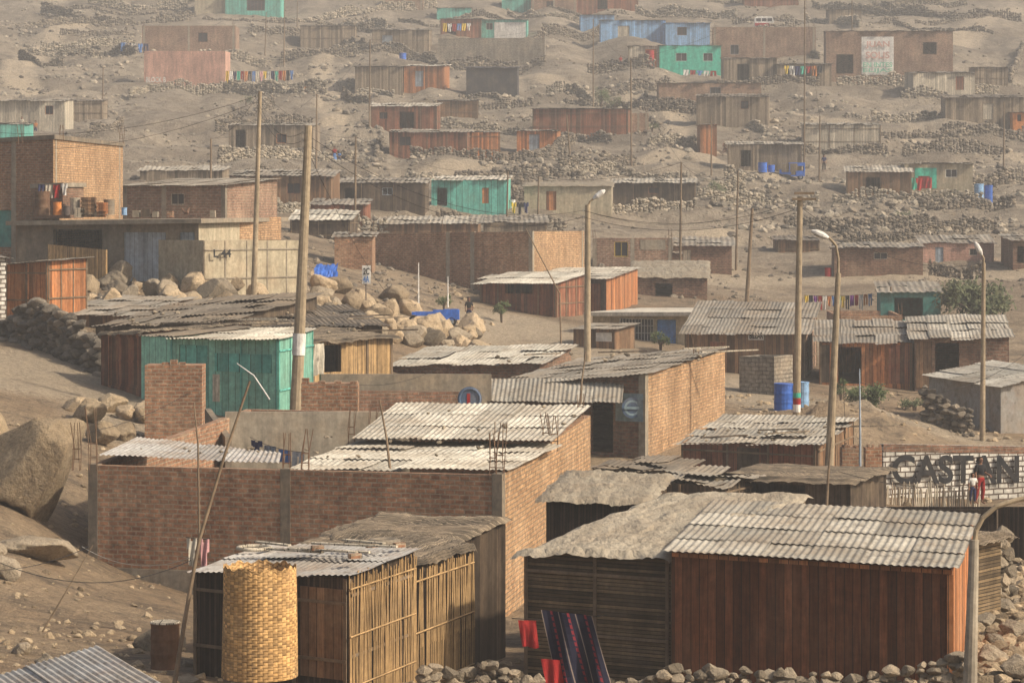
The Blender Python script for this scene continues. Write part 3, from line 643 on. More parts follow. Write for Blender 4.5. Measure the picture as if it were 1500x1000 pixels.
def slabwall(lab,A,B,ta,tb_,th,m,base_z=None,name='wall_segment',cat='wall',copm=None):
    a=Vector((X(*A),A[1])); b=Vector((X(*B),B[1])); n=perp(a,b)*th; za=Zr(ta,A[1]); z1=Zr(tb_,B[1]); zl=min(zg(a.x,a.y),zg(b.x,b.y))-.5 if base_z is None else base_z
    q=MB(); wall(q,a,b,zl,za,z1,[]); wall(q,b+n,a+n,zl,z1,za,[]); wall(q,b,b+n,zl,z1,z1,[]); wall(q,a+n,a,zl,za,za,[])
    q.poly([(a.x,a.y,za),(b.x,b.y,z1),(b.x+n.x,b.y+n.y,z1),(a.x+n.x,a.y+n.y,za)])
    ob=make(q,name,[m],base=(a.x,a.y,zg(a.x,a.y)),label=lab,category=cat)
    return ob,a,b,zl
def pillar(lab,px0,px1,d,top,m='brick',th=.9,z0=None):
    ob,a,b,zl=slabwall(lab,(px0,d),(px1,d),top,top,th,m,z0,'brick_pillar','brick pillar')
    q=MB(); z=Zr(top,d)
    for i in range(7):
        x=a.x+(b.x-a.x)*(i+.5)/7
        if rng.random()<.65: q.rv=rng.random(); q.cbox((x,a.y+rng.uniform(.12,.3),z+.003),(b.x-a.x)/7*.85,.22,.09*rng.choice([1,1,2]),yaw=rng.uniform(-.1,.1))
    if q.v:
        t=make(q,'top_course',[m],base=ob.location); t.parent=ob; t.location=(0,0,0)
    return ob
pillar('square brick pillar with ragged top courses',212,296,98,535,'brick',1.2)
pillar('low brick pillar beside utility pole',441,524,99,562,'brick',1.0)
slabwall('unfinished concrete and brick yard wall',(330,92),(600,93),603,603,.2,'concrete')
slabwall('grey plastered yard wall behind brick house',(300,96),(330,90),598,640,.2,'concrete_dark')
slabwall('concrete beam over open brick yard',(470,108),(720,110),548,548,.25,'concrete_dark')
slabwall('low brick wall below the concrete beam',(520,106),(700,108),572,574,.25,'brick_dark')
# mid brick house, shaded front and sunlit side painted in by brick colour
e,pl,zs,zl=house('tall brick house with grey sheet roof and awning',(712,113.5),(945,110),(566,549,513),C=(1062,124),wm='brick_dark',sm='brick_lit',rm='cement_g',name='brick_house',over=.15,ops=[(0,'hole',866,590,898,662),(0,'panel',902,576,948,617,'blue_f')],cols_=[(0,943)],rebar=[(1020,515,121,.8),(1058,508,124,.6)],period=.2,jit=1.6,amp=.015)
q=MB(); corr(q,[PZ(712,110.0,Zr(588,110)),PZ(908,108.8,Zr(590,108.8)),PZ(912,111,Zr(556,111)),PZ(718,113.3,Zr(556,113.3))],.05,.05,0,.18,.015,1.0,3,1); make(q,'awning',['cement'],e)
q=MB(); ctr=P(926,597,110.2)
for r0,mm in ((.40,0),(.3,1),(.22,0)):
    q.poly([ctr+Vector((r0*math.cos(a*math.pi/10),-.06-.004*(3-r0*7),r0*math.sin(a*math.pi/10))) for a in range(20)],m=mm)
q.box(ctr+Vector((-.3,-.1,-.05)),(.6,0,0),(0,.01,0),(0,0,.1),1)
make(q,'mural_emblem',['blue_fd','blue_f'],e)
q=MB(); c0=P(688,584,107.0)
q.tube([c0+Vector((0,0,0)),c0+Vector((0,.06,0))],.45,24,0); q.box(c0+Vector((-.1,-.02,-.3)),(.12,0,0),(0,.015,0),(0,0,.5),1); q.torus(c0+Vector((0,-.01,0)),.38,.04,'y',0,24,6)
make(q,'round_sign',['blue_fd','red'],base=c0,label='dark blue round painted disc with a small red mark',category='sign')
# green house and neighbours
house('turquoise painted board house with pale ribbed roof',(249,107.5),(408,105),(497,497,482),C=(458,109.5),rise=.5,wm='turq',sm='turq',rm='cement_w',over=.12,of=.3,ops=[(0,'panel',315,518,398,545,'turq_d'),(0,'door',262,505,304,585,'turq_d'),(0,'panel',312,548,322,588,'wood_pale')],batten=1.5,bm='turq_d',name='painted_house',period=.17)
house('turquoise board annex with open shutter',(207,108.5),(250,107.5),(492,494),dep=4,rise=.2,wm='turq',rm='cement_d',name='painted_house',of=.1)
house('brown plank shack with dusty mat roof',(148,111),(207,108.8),(490,487),dep=5,rise=.2,wm='wood_redb',rm='thatch',roof='tarp',ops=[(0,'door',160,492,202,566,'wood_redb')],of=.2)
house('adobe and cane hut with laundry on its wall',(458,113),(575,116),(500,492),dep=6,rise=.4,wm='reed',roof='tarp',rm='thatch',name='reed_shack',batten=1.1,ops=[(0,'hole',475,505,500,545),(0,'panel',445,505,472,540,'wood_brown')])
house('wide shack roofed with dark weathered sheets',(140,118),(330,116),(478,470),dep=9,rise=.75,wm='wood_dark',rm='cement_d',roof='corr',jit=3)
house('shack roofed with grey weathered sheets',(330,117),(560,119),(478,478),dep=7,rise=.55,wm='wood_dark',rm='cement_d',roof='corr',jit=3)
house('shack with flat grey metal roof',(60,128),(190,127),(462,462),dep=8,rise=.5,wm='wood_brown',rm='cement_g',jit=2)
house('reddish plank shack on the slope',(8,128),(70,127),(388,383),dep=3,rise=.1,wm='wood_orange',rm='cement_g',batten=.8)
house('whitewashed brick hut on the slope',(-60,126),(9,127),(378,378),dep=3,rise=.1,wm='brick_white',rm='cement_g',name='brick_house')
house('long shack with pale cement sheets on its roof',(575,128),(790,126),(535,532),dep=5,rise=.5,wm='brick_dark',rm='cement_w',name='brick_house',jit=2)
# L44 house
e,pl,zs,zl=house('concrete house with flat slab roof and grey garage doors',(24,147),(291,143.5),(330,327),C=(412,160),rise=0,wm='concrete_dark',sm='plaster',roof='slab',rm='concrete',name='concrete_house',over=.35,of=.7,ops=[(0,'hole',78,336,150,384),(0,'garage',181,340,243,412,'bluegrey'),(0,'door',263,340,285,402,'bluegrey')])
house('split cane fence panel before the open porch',(70,145.4),(155,144.2),(358,366),dep=.15,rise=0,wm='reed',roof=None,name='fence',cat='fence')
slabwall('brick boundary wall along the house side',(300,146),(412,158),322,318,.2,'brick_lit')
e,pl,zs,zl=house('pale plastered yard enclosure with painted lot number',(297,142),(450,147),(352,352),dep=4,rise=0,wm='plaster',roof=None,name='yard_wall',cat='wall',thick=.15,batten=1.3,bm='concrete')
LB=[(e,'L 44',P(312,371,142.2),P(338,371,143.1),12,'black')]
house('upper storey of bare brick with unfinished roof',(-60,150),(78,147.5),(212,204),C=(180,166),rise=0,wm='brick',sm='brick_lit',roof='slab',rm='concrete_dark',name='brick_house',over=.1,of=.1,cols_=[(0,20),(1,82),(1,175)],rebar=[(90,200,149,.6),(178,205,165,.8),(30,205,148,.8)],ops=[(0,'door',-10,308,20,362,'teal')])
house('low brick utility room on the slab roof',(48,147.3),(92,146.6),(276,274),dep=2,rise=0,wm='brick_dark',roof='slab',rm='concrete',name='brick_house',z0=Zr(320,147),over=.1,of=.1)
house('brick house with grey roof behind the slab house',(180,172),(330,170),(272,272),dep=8,rise=.4,wm='brick_far',rm='cement_g',name='brick_house',cols_=[(0,183),(0,240),(0,327)],ops=[(0,'win',250,283,270,300)])
# centre brick yard
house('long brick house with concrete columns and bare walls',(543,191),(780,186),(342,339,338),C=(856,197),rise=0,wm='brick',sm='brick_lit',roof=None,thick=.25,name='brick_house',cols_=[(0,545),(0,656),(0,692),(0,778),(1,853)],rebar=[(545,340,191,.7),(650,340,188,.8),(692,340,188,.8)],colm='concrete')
house('red brown plank house with ribbed pale roof',(703,178),(815,175.5),(414,414),dep=4,rise=.5,wm='wood_redb',rm='cement_w',ops=[(0,'hole',740,416,780,430),(0,'door',790,420,810,468,'wood_redb')],batten=1.3,of=.6)
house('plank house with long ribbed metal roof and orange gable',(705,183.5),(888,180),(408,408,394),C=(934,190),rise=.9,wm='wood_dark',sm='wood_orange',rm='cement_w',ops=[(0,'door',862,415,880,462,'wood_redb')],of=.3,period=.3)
house('beige plastered house with flat slab roof and barred window',(868,169),(1024,166),(462,462),dep=7,rise=0,wm='plaster',roof='slab',rm='plaster_white',name='concrete_house',over=.15,of=.9,ops=[(0,'grille',907,466,957,510,'white'),(0,'door',962,468,990,512,'blue')])
house('small plank kiosk with pale poster',(840,160),(900,159),(482,482),dep=3,rise=.15,wm='wood_brown',rm='cement_g',ops=[(0,'panel',873,487,896,500,'white')])
e,pl,zs,zl=house('brown plank hall with grey ribbed roof and painted sign',(1003,152.5),(1180,151),(488,490),C=(1196,159),rise=1.3,wm='wood_brown',sm='brick_far',rm='cement_g',ops=[(0,'panel',1096,485,1120,498,'white'),(0,'door',1040,500,1062,545,'wood_redb')],of=.4,batten=2,jit=1.8)
LB.append((e,'BILLAR',P(1098,491.5,151.6),P(1118,491.5,151.4),9,'black'))
house('small yard of grey concrete blocks',(1083,141),(1134,140),(522,522),dep=2,rise=0,wm='block',roof=None,thick=.2,name='block_wall',cat='wall')
house('orange plank house with sheet roof',(1200,148.5),(1336,148),(502,502),dep=7,rise=.8,wm='wood_orange',rm='cement_g',ops=[(0,'hole',1228,508,1262,562),(0,'panel',1202,505,1215,560,'wood_dark'),(0,'door',1268,508,1300,564,'wood_orange'),(0,'panel',1302,505,1332,562,'wood_redb')],batten=1.4,jit=2.5)
house('dark plank and brick house with ribbed roof',(1340,147.5),(1478,147),(496,494),dep=7,rise=.8,wm='brick_dark',rm='cement',ops=[(0,'hole',1370,502,1405,568),(0,'panel',1342,500,1365,568,'wood_brown'),(0,'panel',1442,500,1476,545,'brick_far')],jit=2.5)
house('whitish metal shed beside the lane',(1466,130),(1560,132),(565,545),dep=5,rise=.2,wm='zinc',rm='cement_w',name='metal_shed')
# right mid-foreground
house('plank house with patchwork of grey ribbed sheets',(998,103),(1196,100),(648,651),C=(1250,107),rise=.35,wm='wood_redb',sm='wood_brown',rm='cement',ops=[(0,'panel',1080,655,1112,695,'wood_dark')],jit=3,batten=1.5,amp=.014)
pillar('tall brick pillar of an unfinished yard',1234,1262,97,656,'brick',.8); pillar('square brick pillar beside a lettered wall',1268,1292,98,656,'brick',.6)
house('dark shack with ragged mat roof on posts',(1050,90),(1246,88),(700,705),dep=3.2,rise=.1,wm='wood_dark',roof='tarp',rm='thatch',name='wooden_shack',ops=[(0,'hole',1070,708,1180,752)],over=.3,of=.4)
house('shack of dark boards with scrap sheet roof',(868,96),(950,95),(684,692),dep=3.5,rise=.05,wm='wood_dark',rm='cement_d',jit=4,ops=[(0,'panel',880,695,915,730,'wood_grey')],batten=1)
house('scrap timber lean-to with dark sheets',(946,88),(1046,87),(704,712),dep=3,rise=.1,wm='reed_dark',rm='cement_g',jit=4,batten=.9)
slabwall('long fence of dark weathered boards',(1000,80),(1460,74),748,746,.08,'wood_dark',name='fence',cat='fence')
slabwall('fence of dark boards by the lane',(1220,84),(1500,80),742,742,.08,'reed_dark',name='fence',cat='fence')
ob,a,b,zl=slabwall('whitewashed block wall with large painted black letters',(1294,101),(1520,104),650,654,.2,'brick_white',name='painted_wall')
LB.append((ob,'CASTAN',P(1306,687,101.0),P(1492,687,103.5),42,'black'))
q=MB(); a3=P(1294,650,101)-Vector((0,.02,.0)); b3=P(1520,654,104)-Vector((0,.02,0))
q.poly([a3-Vector((0,0,.26)),b3-Vector((0,0,.26)),b3-Vector((0,0,.0)),a3-Vector((0,0,0))]); q2=make(q,'painted_band',['brick_dark']); 
q2.parent=ob; q2.location=q2.location-ob.location
house('woven cane hut at the lane',(1428,63),(1466,64),(790,782),dep=3,rise=.1,wm='reed_h',roof='tarp',rm='thatch',name='reed_shack')
for i in range(50):
    px=1296+i*2.8; d=98.5; x=X(px,d); z=zg(x,d); q=MB(); t=Zr(rng.uniform(704,718),d)
    q.tube([(x,d,z-.2),(x+rng.uniform(-.08,.08),d+rng.uniform(-.03,.03),t)],[.035,.022],5); 
    make(q,'fence_stake',['wood_pale' if rng.random()<.6 else 'wood_grey'],base=(x,d,z),label='rough split wooden stake of a yard fence',category='fence stake',group='stakes of the yard fence')
# ---- hillside houses
HL=[
(211,330,75,127,'brick_pink','concrete',0,4,'pink painted brick house without roof','n',[]),
(208,345,38,80,'brick_far','cement_g',.0,0,'dusty brick house with bare walls','n',[(290,48,304,62)]),
(330,412,-10,20,'turq_d','cement_g',.2,0,'turquoise panel house on the ridge','c',[(362,0,388,16)]),
(285,335,-8,18,'plaster','cement_g',.2,0,'pale adobe hut on the ridge','c',[]),
(545,628,44,76,'wood_grey','cement_g',.5,3,'grey plank shack with sagging roof','c',[(560,52,575,72)]),
(642,798,56,92,'block','concrete',0,2,'long terrace wall of concrete blocks','n',[]),
(645,705,28,58,'wood_redb','cement_g',.3,0,'red brown shack on a block terrace','c',[(655,34,668,55)]),
(690,772,29,57,'turq_d','cement',.3,3,'pale turquoise and white board house','c',[(712,34,722,44),(738,36,748,55)]),
(592,650,97,130,'wood_orange','cement_w',.4,6,'small orange plank shack with pale roof','c',[(608,104,620,127)]),
(520,590,98,130,'wood_grey','cement_d',.3,0,'grey shack half hidden by rubble','c',[]),
(683,758,99,134,'tarp_d','tarp_d',.2,3,'hut covered with black plastic sheet','t',[]),
(543,640,156,194,'wood_redb','cement',.45,4,'red brown plank shack with light roof','c',[(585,164,607,188),(555,164,568,175)]),
(570,684,194,228,'wood_redb','cement_g',.4,3,'long low red plank shack','c',[(585,200,602,214)]),
(684,732,194,226,'wood_orange','cement_g',.2,0,'orange brown plank annex on the slope','c',[]),
(757,816,192,224,'wood_orange','cement_g',.2,5,'small rust coloured plank shack','c',[(775,197,790,222)]),
(780,920,160,198,'wood_redb','wood_dark',.2,6,'dark red windowless plank shack','c',[]),
(920,950,166,193,'brick_far','concrete',0,0,'small brick room on the slope','n',[]),
(965,1115,122,148,'brick_far','cement_d',.1,0,'low brick ruin wall house','c',[(1040,128,1056,140)]),
(1020,1126,142,182,'wood_grey','cement_d',.5,6,'weathered grey plank shack on a terrace','c',[(1085,148,1097,160)]),
(1026,1050,183,219,'wood_orange','wood_orange',.0,0,'upright orange plank latrine','c',[]),
(920,985,68,103,'wood_pale','cement',.2,3,'whitewashed board house with orange door','c',[(945,72,962,100)]),
(966,1056,67,103,'green','cement_g',.1,2,'bright green house with white windows','c',[(990,78,1006,90),(1030,78,1044,90)]),
(880,975,30,64,'blue_l','cement',.3,0,'light blue board house on the slope','c',[(905,38,922,60)]),
(975,1040,34,66,'blue_l','blue_l',.2,0,'blue board house with pale window','c',[(992,40,1006,52)]),
(1044,1195,40,86,'brick_far','concrete',.0,3,'long dusty brick wall house','n',[(1070,66,1082,80)]),
(1060,1138,86,122,'wood_grey','cement_d',.3,0,'dusty grey plank shack with open door','c',[(1080,94,1098,118)]),
(1138,1218,94,124,'wood_grey','cement_g',.3,0,'open grey shack with laundry','c',[(1150,98,1200,118)]),
(1210,1396,46,118,'brick_far','cement_d',.1,2,'long brick house with painted white panel','c',[(1225,80,1250,108),(1352,62,1372,80)]),
(1338,1428,107,140,'wood_pale','cement_g',.35,-3,'whitewashed plank shack with grey roof','c',[(1400,112,1412,132)]),
(1428,1476,99,128,'wood_grey','cement_d',.1,0,'grey plank hut on the slope','c',[]),
(1385,1500,143,184,'wood_grey','cement_d',.5,3,'adobe and plank house on the slope','c',[(1440,152,1455,175)]),
(1484,1530,165,188,'orange','cement',.1,0,'orange painted house with small window','c',[(1490,168,1496,178)]),
(1176,1290,183,218,'wood_pale','cement',.3,4,'beige board house with pale roof','c',[]),
(1066,1174,212,248,'wood_grey','cement',.35,4,'beige board house beside water tanks','c',[(1085,220,1100,244)]),
(1240,1335,252,286,'wood_brown','cement',.6,6,'plank house with low sloping sheets','c',[(1268,260,1290,282)]),
(1325,1425,240,284,'plaster','cement_g',.1,4,'plastered house with green panel front','c',[(1338,246,1372,274),(1385,248,1402,260)]),
(0,95,148,188,'wood_pale','cement_g',.3,4,'whitewashed board house with two doors','c',[(30,155,44,180),(66,155,78,168)]),
(-20,36,182,212,'turq_d','cement_g',.2,0,'turquoise board hut on the slope','c',[]),
(335,458,184,222,'wood_grey','cement_g',.35,4,'adobe and plank shack with thatch edge','c',[(345,190,360,216),(405,196,420,210)]),
(205,326,250,275,'wood_grey','cement',.4,2,'low shack with pale grey sheets','c',[]),
(336,485,258,304,'wood_brown','cement_g',.5,4,'dark plank house with yard','c',[(352,266,368,300),(420,268,440,284)]),
(485,622,268,308,'wood_dark','cement_g',.4,2,'long dark brown plank house','c',[(505,275,522,304),(560,275,575,286)]),
(632,742,264,308,'turq_d','cement_w',.35,4,'turquoise sheet house with light roof','c',[(706,275,716,298),(640,275,655,302)]),
(768,896,272,312,'plaster','tarp',.3,3,'mud plastered house with lumpy roof','t',[(800,280,815,308)]),
(898,1018,268,302,'wood_dark','cement',.4,4,'dark plank shack with ribbed roof','c',[(950,274,966,284)]),
(425,512,322,350,'wood_dark','cement_w',.6,4,'shack with pale sloping sheets','c',[]),
(490,545,347,392,'brick','cement_g',.2,0,'small orange brick annex','c',[]),
(553,700,328,352,'wood_brown','cement',.5,2,'low house with pale roof sheets','c',[]),
(708,800,326,350,'wood_grey','cement_g',.5,0,'low grey shack behind the brick house','c',[]),
(868,985,350,394,'brick_far','cement_g',.0,3,'unfinished brick house with yellow window frame','n',[(900,354,920,376),(940,366,956,392)]),
(945,996,371,396,'brick_dark','cement_g',.1,0,'small brick room on the lane','c',[]),
(986,1072,360,396,'brick_dark','cement_g',.5,4,'dark brick hut with sheet roof','c',[(1000,366,1012,392)]),
(925,1036,405,436,'brick_dark','tarp',.9,4,'hut with sagging tarpaulin roof','t',[(960,415,985,434)]),
(1222,1352,363,404,'brick_dark','cement_g',.3,4,'rust brown house with flat sheets','c',[(1280,370,1300,380)]),
(1352,1456,356,388,'brick_pink','cement_g',.5,3,'pale pink walled house on the lane','c',[(1370,362,1382,386),(1420,364,1432,374)]),
(1290,1378,428,472,'teal','cement_g',.5,4,'teal kiosk with lean-to roof','c',[(1310,436,1352,468)]),
(1225,1322,462,486,'brick','cement_g',.1,0,'low orange brick wall room','n',[]),
(1484,1560,352,396,'brick_dark','cement_g',.3,0,'dark house beside the lane','c',[(1490,360,1500,385)]),
(850,900,22,42,'blue_l','cement_g',.2,0,'small blue board hut on the slope','c',[]),
(778,845,-6,20,'brick_far','cement_g',.0,0,'unfinished brick house on the ridge','n',[(800,2,812,14)]),
(735,778,-6,18,'turq_d','cement_g',.1,0,'turquoise hut on the ridge','c',[]),
(845,935,-8,18,'wood_redb','cement_g',.2,0,'red brown house on the ridge','c',[(875,-4,890,14)]),
(440,520,38,62,'wood_grey','cement_d',.3,0,'grey hut among the terraces','c',[]),
(1090,1170,-14,6,'wood_redb','cement',.2,0,'plank house on the ridge','c',[]),
(195,240,305,320,'wood_brown','cement_g',.2,0,'low plank shed behind the slab house','c',[]),
(760,830,345,350,'wood_brown','cement_g',.2,0,'low shed with grey sheets','c',[]),
(640,690,12,26,'turq_d','cement_g',.2,0,'small turquoise hut among terraces','c',[]),
(560,620,-4,12,'brick_far','cement_g',0,0,'small brick room among terraces','n',[]),
(1215,1262,14,34,'wood_grey','cement_d',.2,0,'small grey hut among terraces','c',[]),
(100,150,148,172,'wood_grey','cement_d',.3,0,'low grey hut on the bare slope','c',[]),
(640,700,148,170,'wood_brown','cement_d',.3,0,'small brown lean-to on the slope','c',[]),
(455,535,300,330,'wood_redb','cement_g',.4,3,'low red plank house between yards','c',[(470,308,482,326)]),
(1140,1200,352,372,'wood_brown','cement_d',.3,0,'low brown shed by the lane','c',[]),
]
for (x0,x1,tp,bs,wm,rm,rise,yaw,lab,rt,ops) in HL:
    d=gd((x0+x1)/2,bs); w=(x1-x0)/F*d; dy=w*math.tan(math.radians(yaw))
    nm={'b':'brick_house','p':'plaster_house','t':'painted_house'}.get(wm[0],'wooden_shack')
    if wm in('blue_l','green','orange'): nm='painted_house'
    if wm=='tarp_d': nm='tarpaulin_hut'
    if 'wall' in lab and rt=='n' and wm=='block': nm='terrace_wall'
    ol=[]
    for o_ in ops:
        h=o_[3]-o_[1]; ol.append((0,'win' if h<17 else rng.choice(['door','hole']),)+tuple(o_)+(rng.choice(['wood_pale','wood_orange','bluegrey','wood_redb']),))
    if x0==1210: ol.append((0,'panel',1262,54,1309,110,'white'))
    if x0==966: ol=[(0,'win')+o_+('white',) for o_ in ops]
    if x0==690: ol.append((0,'panel',724,33,770,56,'white'))
    if x0==920 and tp==68: ol=[(0,'door')+ops[0]+('orange',)]
    if x0==1325: ol=[(0,'panel',1340,246,1372,276,'green'),(0,'panel',1345,258,1362,276,'red'),(0,'win',1385,248,1402,260,'white')]
    if x0==868: ol=[(0,'win',900,354,920,376,'yellow'),(0,'panel',938,350,975,366,'concrete')]
    e,pl,zs,zl=house(lab,(x0,d+dy),(x1,d),(tp,tp),dep=rng.uniform(4,6.5),rise=rise,wm=wm,roof={'c':'corr','t':'tarp','n':None}[rt],rm=rm,name=nm,ops=ol,period=.4,amp=.022,thick=.2 if rt=='n' else 0,over=.2,of=.25,jit=2.5,batten=rng.choice([0,1.8,2.5]) if wm.startswith('wood') else 0,rebar=[(x0+3,tp+1,d+dy,.7),(x1-3,tp+1,d,.8)] if rt=='n' else None,cols_=[(0,x0+3),(0,(x0+x1)/2),(0,x1-3)] if (rt=='n' and wm=='brick_far') else None)
    if x0==1210:
        LB.append((e,'EN INTES',P(1264,95,d+dy*.7-.2),P(1307,95,d+dy*.5-.2),7,'green_f')); LB.append((e,'JUAN',P(1268,66,d+dy*.7-.2),P(1303,66,d+dy*.5-.2),11,'red_f')); LB.append((e,'ELIJAS',P(1264,104,d+dy*.7-.2),P(1307,104,d+dy*.5-.2),7,'green_f')); LB.append((e,'SOLIS',P(1268,81,d+dy*.7-.2),P(1303,81,d+dy*.5-.2),10,'red_f'))
    if x0==211: LB.append((e,'BLOCK B',P(214,117,d+dy-.2),P(243,117,d+dy*.8-.2),8,'white'))
# ---- lettering
def lettering(par,txt,p0,p1,hpx,m):
    cu=bpy.data.curves.new('lettering','FONT'); cu.body=txt; cu.size=1; cu.offset=.02 if m in('red_f','green_f') else .028; cu.extrude=0.002
    to=bpy.data.objects.new('tmp',cu); col.objects.link(to); bpy.context.view_layer.update()
    me=bpy.data.meshes.new_from_object(to.evaluated_get(bpy.context.evaluated_depsgraph_get())); bpy.data.objects.remove(to)
    n=len(me.vertices); co=np.empty(n*3); me.vertices.foreach_get('co',co); co=co.reshape(-1,3)
    mn=co.min(0); mx=co.max(0); U=(p1-p0); d=(p0.y+p1.y)/2; H=hpx/F*d; nrm=Vector((U.y,-U.x,0)).normalized()*.035
    u=(co[:,0]-mn[0])/(mx[0]-mn[0]); v=(co[:,1]-mn[1])/(mx[1]-mn[1])-.5; w=co[:,2]
    o=par.location
    out=np.outer(1-u,np.array(p0))+np.outer(u,np.array(p1))+np.outer(v*H,[0,0,1])+np.array(nrm)-np.array(o)+np.outer(w,[0,-1,0])
    me.vertices.foreach_set('co',out.reshape(-1)); me.materials.clear(); me.materials.append(mat(m))
    ob=bpy.data.objects.new('lettering',me); ob.parent=par; col.objects.link(ob)
for l in LB: lettering(*l)
# ---- rocks
for pts,h,s in [([(820,250),(930,238)],1.2,.4),([(600,232),(830,236)],1.3,.4),([(320,240),(480,232)],1.4,.4),([(760,258),(900,250),(1010,258)],1.0,.4),([(330,135),(420,140),(480,142)],1.6,.45),([(100,70),(200,85)],1.6,.45),([(500,150),(545,155)],1.2,.4),([(640,185),(760,190)],1.0,.4),([(950,215),(1020,210)],1.0,.4),([(1010,150),(1120,190)],.9,.4),([(1130,225),(1060,215)],1.0,.4),([(1190,222),(1300,225)],1.2,.4),([(1220,290),(1440,300)],1.3,.4),([(1320,145),(1440,150)],1.2,.45),([(1225,122),(1400,125)],1.4,.45),([(860,108),(960,108)],1.3,.45),([(640,98),(800,100)],1.2,.45),([(410,48),(540,36)],1.4,.45),([(430,30),(560,15),(640,10)],1.4,.45),([(780,60),(880,50)],1.4,.45),([(1050,128),(1200,130)],1.2,.4),([(1480,120),(1500,60)],1.2,.5),([(1150,330),(1300,335),(1460,335)],1.0,.4),([(640,315),(760,320)],.8,.35),([(1380,192),(1500,192)],1.2,.4),([(190,140),(215,132),(330,133)],1.2,.4),([(0,200),(60,212),(180,200)],1.0,.4),([(500,60),(545,80),(640,84)],1.3,.45),([(880,310),(1020,310)],1.0,.4),([(1140,60),(1200,92)],1.2,.4),([(60,20),(160,30),(280,25)],1.5,.5),([(550,232),(560,205)],1.0,.4),([(345,228),(470,226)],.8,.35),([(1060,255),(1120,258)],.9,.4),([(1000,402),(1040,405)],1.1,.35),([(1360,402),(1440,404)],1.1,.35),([(1180,25),(1260,40)],1.4,.5),([(930,20),(1080,25)],1.4,.5),([(1190,8),(1400,25)],1.3,.5),([(700,150),(780,150)],1.2,.4),([(850,150),(1000,162)],1.1,.4)]:
    stone_wall(pts,h*1.2,s,m=rng.choice(['rock_g','rock_g','rock_l']))
r2=random.Random(77)
for _ in range(85):
    x0=r2.uniform(-30,1420); y0=r2.uniform(0,345)
    if x0<250 and y0>90: y0=r2.uniform(0,90)
    L=r2.uniform(50,190); dyy=r2.uniform(-9,9); pts=[(x0,y0),(x0+L*.5,y0+dyy*.5+r2.uniform(-3,3)),(x0+L,y0+dyy)]
    stone_wall(pts,r2.uniform(.7,1.8),r2.uniform(.34,.5),m=r2.choice(['rock_g','rock_g','rock_l']))
stone_wall([(0,524),(60,530),(150,548)],1.6,.5,True,'rough stacked rock wall at the path edge','rock_g',[121,118,113],grp=None)
stone_wall([(1350,0),(1425,0)],1.5,.35,True,'heap of dark stacked stones','rock_g',[129,128],grp=None)
stone_wall([(1410,0),(1480,0)],1.2,.4,True,'rubble stone bank beside the lane','rock',[66,68],grp=None)
def scat(x0,x1,y0,y1,n,s0,s1,L,ok=None):
    for _ in range(n):
        px=rng.uniform(x0,x1); py=rng.uniform(y0,y1); d=gd(px,py); x=X(px,d)
        if d>190 and noise.noise(Vector((x/9,d/14,6)))<rng.uniform(-.25,.25): continue
        s=s0+(s1-s0)*rng.random()**2; L.append(((x,d,zg(x,d)+s*.1),(s*.6,s*.55,s*.4),rng.random()))
it=[]; it2=[]
scat(-200,1700,0,300,6500,.12,.65,it); scat(-200,1700,0,300,4000,.12,.7,it2); scat(-100,1600,300,440,2500,.1,.5,it); 
for (a,b,c,d_,n) in [(300,560,60,150,900),(600,900,230,262,600),(960,1240,120,300,1300),(1220,1500,200,345,1000),(0,200,0,140,900),(480,560,130,260,600),(740,960,120,200,700),(1000,1300,290,350,500)]: scat(a,b,c,d_,n//2,.2,1.0,it); scat(a,b,c,d_,n//2,.2,1.0,it2)
stack(it,'rubble','rock_g',False,label='scattered grey stones covering the hillside',category='rubble',kind='stuff')
stack(it2,'rubble','rock_l',False,label='scattered pale stones covering the hillside',category='rubble',kind='stuff')
it=[]
scat(-50,260,600,1000,420,.03,.2,it); scat(0,700,900,1000,300,.04,.25,it); scat(1400,1520,760,1000,700,.1,.42,it); scat(60,720,400,520,500,.1,.5,it); scat(1040,1500,560,740,500,.05,.3,it); scat(560,760,620,720,100,.05,.2,it)
scat(690,1420,960,1060,400,.1,.35,it)
stack(it,'rubble','rock_w',True,label='loose stones and rubble on the dusty ground',category='rubble',kind='stuff')
for i in range(115):
    t=rng.random(); px=80+620*t; py=400+ (110*t if t>.3 else 33)+rng.uniform(-18,26)-(10 if t>.5 else 0)
    d=gd(px,py); boulder(px,py,rng.uniform(16,46),m=rng.choice(['rock_w','rock_w','rock']),d=d,sq=(1,.9,rng.uniform(.65,.95)))
for (px,py,w) in [(320,400,44),(262,408,36),(375,412,36),(235,414,30),(345,420,50),(605,462,36),(640,478,30),(575,440,40),(560,470,34),(400,420,40),(160,600,40),(190,612,34),(130,615,46),(225,618,50),(262,622,44),(300,632,40),(245,640,46),(318,645,30),(110,600,34),(180,640,40),(150,650,46),(650,492,34),(610,498,30),(590,488,36),(500,430,40),(470,425,36)]:
    boulder(px,py,w)
boulder(44,735,160,k=2,d=80,sq=(1.0,1.0,.98),lab='huge weathered granite boulder beside the brick house',m='rock_w',grp=None,sink=.15)
boulder(-30,700,140,k=3,d=82,sq=(1.0,1.0,1.1),lab='large boulder leaning on another',m='rock_w',grp=None)
boulder(62,772,140,k=4,d=73,sq=(1.0,.7,.28),lab='flat slab shaped rock on the dirt bank',m='rock',grp=None,sink=0)
